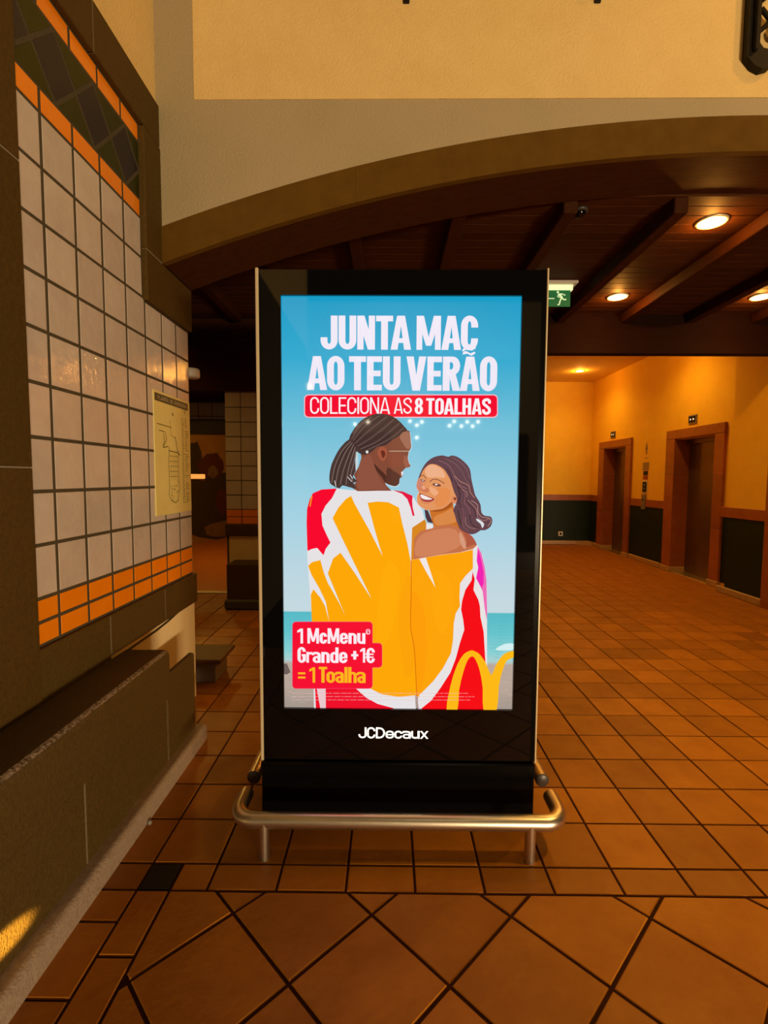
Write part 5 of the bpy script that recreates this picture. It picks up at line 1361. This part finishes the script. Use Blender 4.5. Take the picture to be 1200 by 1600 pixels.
def ubowr(w, s, b):
    o = [(s * .5, 1), (w * .4, 1)]
    i = [(s * .5, 1 - b), (w * .4, 1 - b)]
    for k in range(11):
        t = R(90 - 180 * k / 10)
        o.append((w * .4 + w * .6 * math.cos(t), .5 + .5 * math.sin(t)))
        i.append((w * .4 + (w * .6 - s) * math.cos(t), .5 + (.5 - b) * math.sin(t)))
    return band(o + [(s * .5, 0)], i + [(s * .5, b)])


WT = {'h': (.205, .165, .030), 'l': (.105, .095, .060), 'b': (.200, .150, .035), 'w': (.158, .138, .060)}


KERN = {'TA': -.10, 'AO': -.03, 'AC': -.04, 'RA': -.03, 'OA': -.03, 'AL': -.01, 'To': -.08, 'AS': -.02, 'NA': -.02, 'MA': -.01}


def set_text(txt, u0, u1, v0, v1, wt):
    """letters of txt fitted in the box u0..u1, baseline v0, cap height v1"""
    s, b, gap = WT[wt]
    cap = v1 - v0
    nat = [s if NW.get(c, .52) is None else NW.get(c, .52) for c in txt]
    kern = [KERN.get(txt[i:i + 2], 0) for i in range(len(txt))]
    fixed = sum(n for n, c in zip(nat, txt) if NW.get(c, 0) is None) + gap * (len(txt) - 1) + sum(kern)
    flex = sum(n for n, c in zip(nat, txt) if NW.get(c, 0) is not None)
    k = ((u1 - u0) / cap - fixed) / flex if flex else 1
    out = []
    x = 0
    for n, c, kn in zip(nat, txt, kern):
        w = n if NW.get(c, 0) is None else n * k
        st = s if NW.get(c, 0) is None else min(s, w * .44)
        for q in glyph(c, w, st, b):
            out.append([(u0 + (x + a) * cap, v0 + y * cap) for a, y in q])
        x += w + gap + kn
    return out


tm = MB()
for q in set_text('LANTA', .070, .185, ZM1 - ZM0 - .047, ZM1 - ZM0 - .025, 'b') + set_text('DE', .205, .245, ZM1 - ZM0 - .047, ZM1 - ZM0 - .025, 'b') + set_text('EMERGENCIA', .265, .445, ZM1 - ZM0 - .047, ZM1 - ZM0 - .025, 'b') + [[(.045 + x * .022, ZM1 - ZM0 - .047 + y * .022) for x, y in q] for q in [rect(0, 0, .2, 1), rect(0, .85, .7, 1), rect(0, .42, .7, .57), rect(.55, .42, .75, 1)]]:
    tm.add([(xi, YM0 + u, ZM0 + v) for u, v in q], [tuple(range(len(q)))])
tm.build('title_lettering', 'map letters', plan)

# ------------------------------------------------------------------ advertising kiosk
KY = 2.03
KX0, KX1, KZ0, KZ1 = -0.531, 0.629, 0.292, 2.303
kiosk = thing('advertising_kiosk', 'tall black advertising kiosk with a bright digital poster screen', 'kiosk', (0.05, 2.20, 0))
MB().box(KX0 + .012, KX1 - .012, KY + .02, KY + .24, 0.28, KZ1 - .004, 0.006).build('housing', 'black steel', kiosk)
SX0, SZ0, SW, SH = -0.431, 0.512, 0.957, 1.691
SX1, SZ1 = SX0 + SW, SZ0 + SH
gl = MB()
for a, b, c, d in ((KX0 + .014, KX1 - .026, SZ1, KZ1 - .003), (KX0 + .014, KX1 - .026, KZ0, SZ0), (KX0 + .014, SX0, SZ0, SZ1), (SX1, KX1 - .026, SZ0, SZ1)):
    gl.box(a, b, KY, KY + .02, c, d)
gl.build('glass_bezel', 'black glass', kiosk)
MB().box(KX0, KX0 + .013, KY - .004, KY + .24, KZ0 - .006, KZ1 + .004, 0.003).build('edge_trim', 'bright trim', kiosk)
MB().box(KX1 - .007, KX1, KY - .004, KY + .24, KZ0 - .006, KZ1 + .004, 0.002).build('edge_trim', 'bright trim', kiosk)
MB().box(KX1 - .025, KX1 - .008, KY + .003, KY + .03, KZ0, KZ1).build('side_gasket', 'black steel', kiosk)
MB().box(KX0 + .006, KX1 - .009, KY - .012, KY + .25, 0.0, 0.228, 0.004).build('plinth', 'black steel', kiosk)
MB().box(KX0 + .003, KX1 - .006, KY - .018, KY + .255, 0.224, 0.288, 0.006).build('plinth_cap', 'black steel', kiosk)
# the lit picture
scr = MB()
stops = sorted(ART_SKY)
stops = [(max(0, min(SH * 1000, v)), c) for v, c in stops]
stops[0] = (0, stops[0][1])
stops[-1] = (SH * 1000, stops[-1][1])
YS = KY + 0.014


def art_obj(name, quads, parent):
    """quads: list of (points in mm, colours, layer)"""
    mb = MB()
    cols_ = []
    for pts, cl, lay in quads:
        y = YS - lay * 0.00004
        tris = [tuple(range(len(pts)))] if len(pts) <= 4 else tessellate_polygon([[Vector((a, b, 0)) for a, b in pts]])
        ff = []
        for t in tris:
            p = [pts[i] for i in t]
            ff.append(tuple(t) if area2(p) > 0 else tuple(t)[::-1])
        mb.add([(SX0 + a / 1000, y, SZ0 + b / 1000) for a, b in pts], ff)
        cols_ += cl
    o = mb.build(name, 'screen', parent)
    at = o.data.color_attributes.new('ink', 'FLOAT_COLOR', 'POINT')
    at.data.foreach_set('color', [c for q in cols_ for c in (*q, 1.0)])
    return o


bgq = []
for (v0, c0), (v1, c1) in zip(stops, stops[1:]):
    bgq.append(([(0, v0), (SW * 1000, v0), (SW * 1000, v1), (0, v1)], [srgb(c0), srgb(c0), srgb(c1), srgb(c1)], 0))
groups = {}
for n, it in enumerate(ART):
    gname, kind = it[0], it[1]
    lay = n + 1
    col = srgb(it[3])
    if kind == 'P':
        qs = [it[2]]
    elif kind == 'L':
        qs = strokeq(it[2], it[4])
    else:
        qs = set_text(it[2], *it[4], it[5])
    for q in qs:
        if len(q) >= 3:
            groups.setdefault(gname, []).append((q, [col] * len(q), lay))
screen = art_obj('screen', bgq, kiosk)
screen['label'] = 'bright summer poster with a couple wrapped in patterned towels'
for gname, qs in groups.items():
    o = art_obj(gname, qs, screen)
    if gname == 'poster_background':
        o['kind'] = 'stuff'
lg = MB()
for q in set_text('JCDecaux', 0, .302, 0, .047, 'w'):
    q = q if area2(q) > 0 else q[::-1]
    lg.add([(-0.118 + (0.0 + a) * .97, KY - 0.0012, 0.388 + b) for a, b in q], [tuple(range(len(q)))])
lo = lg.build('logo_lettering', 'logo white', kiosk)
lo['label'] = 'backlit white lettering JCDecaux'

# ------------------------------------------------------------------ steel guard rails round the kiosk foot


def bend(p0, c, p1, r, n=8):
    """path p0 -> corner c (rounded) -> p1"""
    c, p0, p1 = Vector(c), Vector(p0), Vector(p1)
    a = (p0 - c).normalized()
    b = (p1 - c).normalized()
    s_, e = c + a * r, c + b * r
    ctr = c + a * r + b * r
    out = [p0]
    for k in range(n + 1):
        t = math.pi / 2 * k / n
        out.append(ctr - b * r * math.cos(t) - a * r * math.sin(t))
    return out + [p1]


def guard_rail(y_bar, y_end, y_post, label):
    t = thing('guard_rail', label, 'railing', (0.05, y_bar, 0), 'steel guard rails around the kiosk')
    z = 0.148
    xl, xr = -0.590, 0.690
    a = bend((xl, y_end, z), (xl, y_bar, z), (0.05, y_bar, z), 0.075)
    b = bend((0.05, y_bar, z), (xr, y_bar, z), (xr, y_end, z), 0.075)
    MB().tube(a + b[1:], 0.030, 20).build('bar', 'brushed steel', t)
    if y_end < y_bar:
        for x in (xl, xr):
            MB().lathe([(0.0, 0.004), (0.026, 0.004), (0.030, 0.0), (0.030, -0.003)], (x, y_end, z), '-y', 20).build('end_cap', 'dark plastic', t)
    for x in (-0.474, 0.557):
        MB().tube([(x, y_post, 0.0), (x, y_post, z)], 0.021, 16).build('post', 'brushed steel', t)
    return t


guard_rail(1.855, 2.02, 1.845, 'brushed steel tube rail in front of the kiosk foot, nearer rail')
guard_rail(2.375, 2.13, 2.385, 'brushed steel tube rail behind the kiosk foot, only its bent ends visible')

# ------------------------------------------------------------------ low wooden step beyond the wall end
st = thing('low_step', 'low wooden step on a pale box beyond the end of the tiled wall', 'step', (-1.42, 3.62, 0))
tilt = 0.0
MB().box(-1.64, -1.185, 3.46, 3.80, 0.150, 0.182, 0.006).build('step_board', 'bench wood', st)
MB().box(-1.62, -1.235, 3.50, 3.76, 0.0, 0.150, 0.006).build('step_box', 'grey plastic', st)

# white round alarm sounder on the wall end
al = thing('round_sounder', 'white round alarm sounder on the far end of the tiled wall', 'alarm', (-1.33, 3.29, 2.17))
MB().lathe([(0.0, -0.032), (0.050, -0.032), (0.058, -0.024), (0.058, 0.020), (0.052, 0.028), (0.0, 0.028)], (-1.312, 3.352, 2.165), 'z', 24).build('drum', 'white plastic', al)
MB().box(-1.34, -1.31, 3.286, 3.32, 2.14, 2.19).build('bracket', 'white plastic', al)

# ------------------------------------------------------------------ downlights


def downlight(x, y, z, label, power, r=0.085, cone=150, glow=10.0):
    t = thing('downlight', label, 'light', (x, y, z), 'round recessed downlights')
    MB().lathe([(r + .016, 0.002), (r + .016, -.006), (r + .004, -.012), (r, -.006), (r, 0.004)], (x, y, z), 'z', 28).build('trim_ring', 'bright trim', t)
    MB().lathe([(r, -.004), (r * .8, -.014), (r * .45, -.020), (0.0, -.022)], (x, y, z), 'z', 28).build('lamp', 'lamp glow', t)
    l_ = light('downlight_lamp', 'SPOT', (x, y, z - 0.03), power, TUNG, r * .8, aim=(x, y, 0), spot=R(cone), blend=0.9)
    l_.parent = t
    l_.location = (0, 0, -0.03)
    g_ = light('downlight_bulb', 'POINT', (x, y, z - 0.055), glow, (1.0, 0.40, 0.06), 0.02)
    g_.parent = t
    g_.location = (0, 0, -0.055)
    return t


downlight(2.228, 3.60, ZC, 'large bright downlight in the plank ceiling, nearest to the arch', 50)
downlight(2.232, 5.03, ZC, 'bright downlight in the plank ceiling right of the exit sign', 44)
downlight(3.62, 5.02, ZC, 'bright downlight in the plank ceiling at the right edge', 44)
downlight(-2.40, 4.45, ZC, 'added plank ceiling downlight hidden beyond the end of the tiled wall', 75)  # unseen lamp added to brighten the tiled pillar and doorway
downlight(3.80, 10.13, 3.63, 'small downlight in the pale corridor ceiling near the far lift', 78, 0.075, 150, 12)
downlight(3.80, 7.50, 3.63, 'downlight in the pale corridor ceiling hidden behind the cross beam', 88, 0.075, 150, 12)
downlight(1.5, 10.13, 3.63, 'added corridor downlight hidden behind the kiosk, farther one', 6, 0.075, 150, 18)  # unseen lamp added for bounce light on the corridor ceiling
downlight(1.5, 7.50, 3.63, 'added corridor downlight hidden behind the kiosk, nearer one', 6, 0.075, 150, 16)  # second unseen lamp, added to lift the corridor ceiling
light('mural_room_light', 'POINT', (-3.3, 8.6, 2.6), 45, TUNG, 0.12)

# ------------------------------------------------------------------ exit sign under the plank ceiling
ex = thing('exit_sign', 'green running man emergency exit sign under the plank ceiling', 'sign', (1.5, 4.70, 3.05))
MB().box(1.15, 1.70, 4.62, 4.80, 3.235, 3.262, 0.006).build('housing', 'white plastic', ex)
MB().box(1.16, 1.665, 4.665, 4.72, 3.190, 3.236).build('lamp_cover', 'exit lamp', ex)
pl = MB().box(1.16, 1.648, 4.676, 4.686, 3.046, 3.192, 0.001).build('sign_plate', 'exit green lit', ex)
fig = MB()
fx, fz = 1.555, 3.055
yf = 4.6752


def fpoly(pts):
    pts = pts if area2(pts) > 0 else pts[::-1]
    tr_ = tessellate_polygon([[Vector((a, b, 0)) for a, b in pts]])
    ff = []
    for t in tr_:
        q = [pts[i] for i in t]
        ff.append(tuple(t) if area2(q) > 0 else tuple(t)[::-1])
    fig.add([(fx + a / 1000, yf, fz + b / 1000) for a, b in pts], ff)


fpoly([(-22 + 11 * math.cos(k * .628), 118 + 11 * math.sin(k * .628)) for k in range(10)])
fpoly([(-20, 104), (2, 108), (14, 92), (26, 72), (10, 58), (-4, 74), (-12, 88)])
for q in strokeq([(-2, 100), (22, 104), (34, 92), (48, 96)], 9) + strokeq([(-14, 98), (-24, 82), (-8, 70)], 9) + strokeq([(18, 66), (34, 52), (56, 54)], 12) + strokeq([(12, 64), (0, 40), (-6, 10), (-22, 6)], 12) + strokeq([(-120, 62), (-52, 62)], 8):
    fpoly(q)
fig.build('pictogram', 'exit white lit', ex)

# dome camera behind the arch
dc = thing('dome_camera', 'small dark dome camera on the plank ceiling behind the arch', 'camera', (1.262, 3.45, ZC))
MB().lathe([(0.0, .0), (0.052, 0.0), (0.052, -.014), (0.040, -.020)], (1.262, 3.45, ZC), 'z', 20).build('base', 'dark plastic', dc)
MB().lathe([(0.038, -.018), (0.036, -.032), (0.026, -.046), (0.012, -.054), (0.0, -.056)], (1.262, 3.45, ZC), 'z', 20).build('dome', 'black glass', dc)

# ------------------------------------------------------------------ ironwork on the arch wall
ib = thing('iron_bracket', 'ornate black iron lantern bracket on the cream wall', 'bracket', (2.05, YA - .05, 3.66))
YI = YA - 0.02
MB().prism([(1.900, 3.735), (1.940, 3.690), (1.985, 3.668), (2.03, 3.680), (2.075, 3.725), (2.13, 3.735), (2.19, 3.69), (2.26, 3.735), (2.26, 3.80), (2.20, 3.78), (2.12, 3.80), (2.03, 3.765), (1.985, 3.775), (1.965, 3.80), (1.965, 4.9), (1.905, 4.9)], -YA + .008, -YA + .050, '-y').build('frame', 'black iron', ib)
MB().box(1.925, 1.945, YI - .055, YI - .02, 3.75, 4.9, 0.004).build('rib', 'black iron', ib)
for cx, cz, r0 in ((2.06, 3.845, .055), (2.15, 3.98, .07), (2.05, 4.12, .06)):
    sp = [(cx + (r0 - .0045 * k) * math.cos(k * .45), YI - .02, cz + (r0 - .0045 * k) * math.sin(k * .45)) for k in range(12)]
    MB().tube(sp, 0.013, 8).build('scroll', 'black iron', ib)
for a, b in (((1.96, 3.86), (2.10, 4.02)), ((2.10, 3.78), (1.97, 3.98)), ((1.97, 4.02), (2.16, 4.20)), ((2.23, 3.76), (2.23, 4.3))):
    MB().tube([(a[0], YI - .018, a[1]), ((a[0] + b[0]) / 2 + .02, YI - .022, (a[1] + b[1]) / 2), (b[0], YI - .018, b[1])], 0.012, 8).build('stay', 'black iron', ib)
for x, w in ((0.084, 'left'), (1.112, 'right')):
    hk = thing('iron_hook', 'small black iron hook at the top edge of the cream wall, %s one' % w, 'hook', (x, YA, 4.04), 'iron hooks on the cream wall')
    MB().box(x - .017, x + .017, YA - .016, YA - .003, 4.036, 4.16, 0.003).build('plate', 'black iron', hk)
    MB().tube([(x, YA - .014, 4.07), (x, YA - .05, 4.062), (x, YA - .06, 4.075), (x, YA - .058, 4.10)], 0.008, 8).build('prong', 'black iron', hk)

# ------------------------------------------------------------------ fittings on the lift wall
for n, (y, w) in enumerate(((7.58, 'nearer'), (10.23, 'farther'))):
    t = thing('lift_indicator', 'small dark floor indicator above the %s lift door' % w, 'indicator', (XF, y, 2.31), 'lift indicators')
    MB().box(XF - .018, XF + .002, y - .10, y + .10, 2.315, 2.445, 0.004).build('plate', 'grey plastic', t)
    MB().box(XF - .022, XF - .016, y - .080, y + .080, 2.335, 2.425).build('display', 'black steel', t)
    for dy in (-.04, .03):
        MB().prism([(-y - dy - .016, 2.362), (-y - dy + .016, 2.380), (-y - dy - .016, 2.398)], -XF + .0221, -XF + .0228, '-x').build('arrow', 'indicator white', t)
YL = 8.90
t = thing('arrow_notice', 'narrow upward arrow notice between the two lifts', 'notice', (XF, YL, 1.9))
nb = MB()
nb.prism([(-YL - .05, 2.0), (-YL + .05, 2.0), (-YL, 2.14)], -XF + .001, -XF + .004, '-x')
nb.prism([(-YL - .02, 1.92), (-YL + .02, 1.92), (-YL + .02, 2.0), (-YL - .02, 2.0)], -XF + .001, -XF + .004, '-x')
nb.prism([(-YL - .06, 1.85), (-YL + .06, 1.85), (-YL + .06, 1.862), (-YL - .06, 1.862)], -XF + .001, -XF + .004, '-x')
nb.build('arrow', 'sticker grey', t)
tag(MB().box(XF - .006, XF + .001, YL - .10, YL + .10, 1.64, 1.78, 0.001).build('paper_notice', 'sticker grey'), 'grey paper notice on the yellow wall between the lifts, above the red label', 'notice')
t = thing('safety_label', 'dark label with a red lower half between the lifts', 'label', (XF, YL, 1.47))
MB().box(XF - .006, XF + .001, YL - .075, YL + .075, 1.555, 1.625, 0.001).build('upper_half', 'black steel', t)
MB().box(XF - .006, XF + .001, YL - .075, YL + .075, 1.480, 1.545, 0.001).build('lower_half', 'sticker red', t)
t = thing('call_panel', 'lift call button panel with a pale rim between the lifts', 'panel', (XF, YL, 1.24))
MB().box(XF - .012, XF + .001, YL - .085, YL + .085, 1.235, 1.455, 0.003).build('rim', 'white plastic', t)
MB().box(XF - .016, XF - .010, YL - .068, YL + .068, 1.255, 1.437).build('face', 'black steel', t)
for z in (1.31, 1.38):
    MB().lathe([(.018, 0), (.018, .006), (.012, .008), (0, .008)], (XF - .015, YL, z), '-x', 14).build('button', 'grey plastic', t)
t = thing('key_box', 'dark key switch box overlapping the dado rail between the lifts', 'box', (XF, YL, 0.96))
MB().box(XF - .035, XF + .001, YL - .06, YL + .06, 0.95, 1.21, 0.004).build('box', 'grey plastic', t)
MB().lathe([(.016, 0), (.016, .008), (0, .008)], (XF - .034, YL, 1.12), '-x', 14).build('lock', 'black iron', t)
t = thing('wall_socket', 'small white wall socket on the dark green wainscot', 'socket', (3.91, 11.29, 0.19))
MB().box(3.865, 3.965, 11.278, 11.297, 0.190, 0.290, 0.003).build('plate', 'white plastic', t)
MB().lathe([(.026, 0), (.026, .002), (0, .002)], (3.915, 11.2785, 0.240), '-y', 14).build('socket_hole', 'black steel', t)

# ------------------------------------------------------------------ mural in the room beyond the doorway
mu = thing('wall_mural_painting', 'dark painted mural of rocks and cactus shapes on the sand coloured wall', 'mural', (-4.2, 11.5, 0))
A0, A1 = Vector((-5.25, 9.3)), Vector((-3.0, 13.9))
dirw = (A1 - A0).normalized()
nrm = Vector((dirw.y, -dirw.x))


def mural_poly(pts, m, name, lift):
    cx = [(A0.x + dirw.x * a + nrm.x * lift, A0.y + dirw.y * a + nrm.y * lift, b) for a, b in pts]
    tr_ = tessellate_polygon([[Vector((a, b, 0)) for a, b in pts]])
    mb = MB().add(cx, [tuple(t) for t in tr_])
    mb.build(name, m, mu)


def blob(cx, cz, rx, rz, sd, n=16, wob=.15):
    rnd = random.Random(sd)
    return [(cx + rx * math.cos(2 * math.pi * k / n) * (1 + rnd.uniform(-wob, wob)), cz + rz * math.sin(2 * math.pi * k / n) * (1 + rnd.uniform(-wob, wob))) for k in range(n)]


mural_poly(blob(2.55, 1.15, 1.35, .45, 1), 'mural dark', 'painted_rock', .004)
mural_poly(blob(2.75, 0.55, 1.5, .50, 2), 'mural dark', 'painted_rock', .006)
mural_poly(blob(2.1, 1.85, .22, .42, 3), 'mural dark', 'painted_cactus', .008)
mural_poly(blob(2.6, 1.75, .40, .30, 4), 'mural red', 'painted_stone', .010)
mural_poly(blob(3.6, 1.65, .30, .45, 5), 'mural dark', 'painted_cactus', .008)
mural_poly(blob(2.62, 1.60, .16, .14, 6), 'mural pale', 'painted_stone', .012)
mural_poly(blob(1.2, .75, .5, .45, 7), 'mural red', 'painted_stone', .008)
mural_poly(blob(2.9, .9, .22, .30, 8), 'mural red', 'painted_stone', .012)
mural_poly(blob(3.2, .25, .9, .2, 9), 'mural pale', 'painted_stone', .012)
mural_poly(blob(1.35, 1.25, .12, .10, 10), 'mural red', 'painted_stone', .012)
sh = thing('lit_shelf', 'small orange lit shelf just past the edge of the tiled wall', 'shelf', (-2.75, 7.0, 1.38))
MB().box(-3.2, -2.62, 6.95, 7.15, 1.455, 1.520, 0.006).build('shelf_light', 'warm shelf light', sh)
MB().box(-3.2, -2.62, 6.96, 7.15, 1.425, 1.452, 0.004).build('shelf_board', 'bench wood', sh)
MB().box(-3.0, -2.9, 7.0, 7.1, 0.0, 1.43).build('shelf_post', 'bench wood', sh)
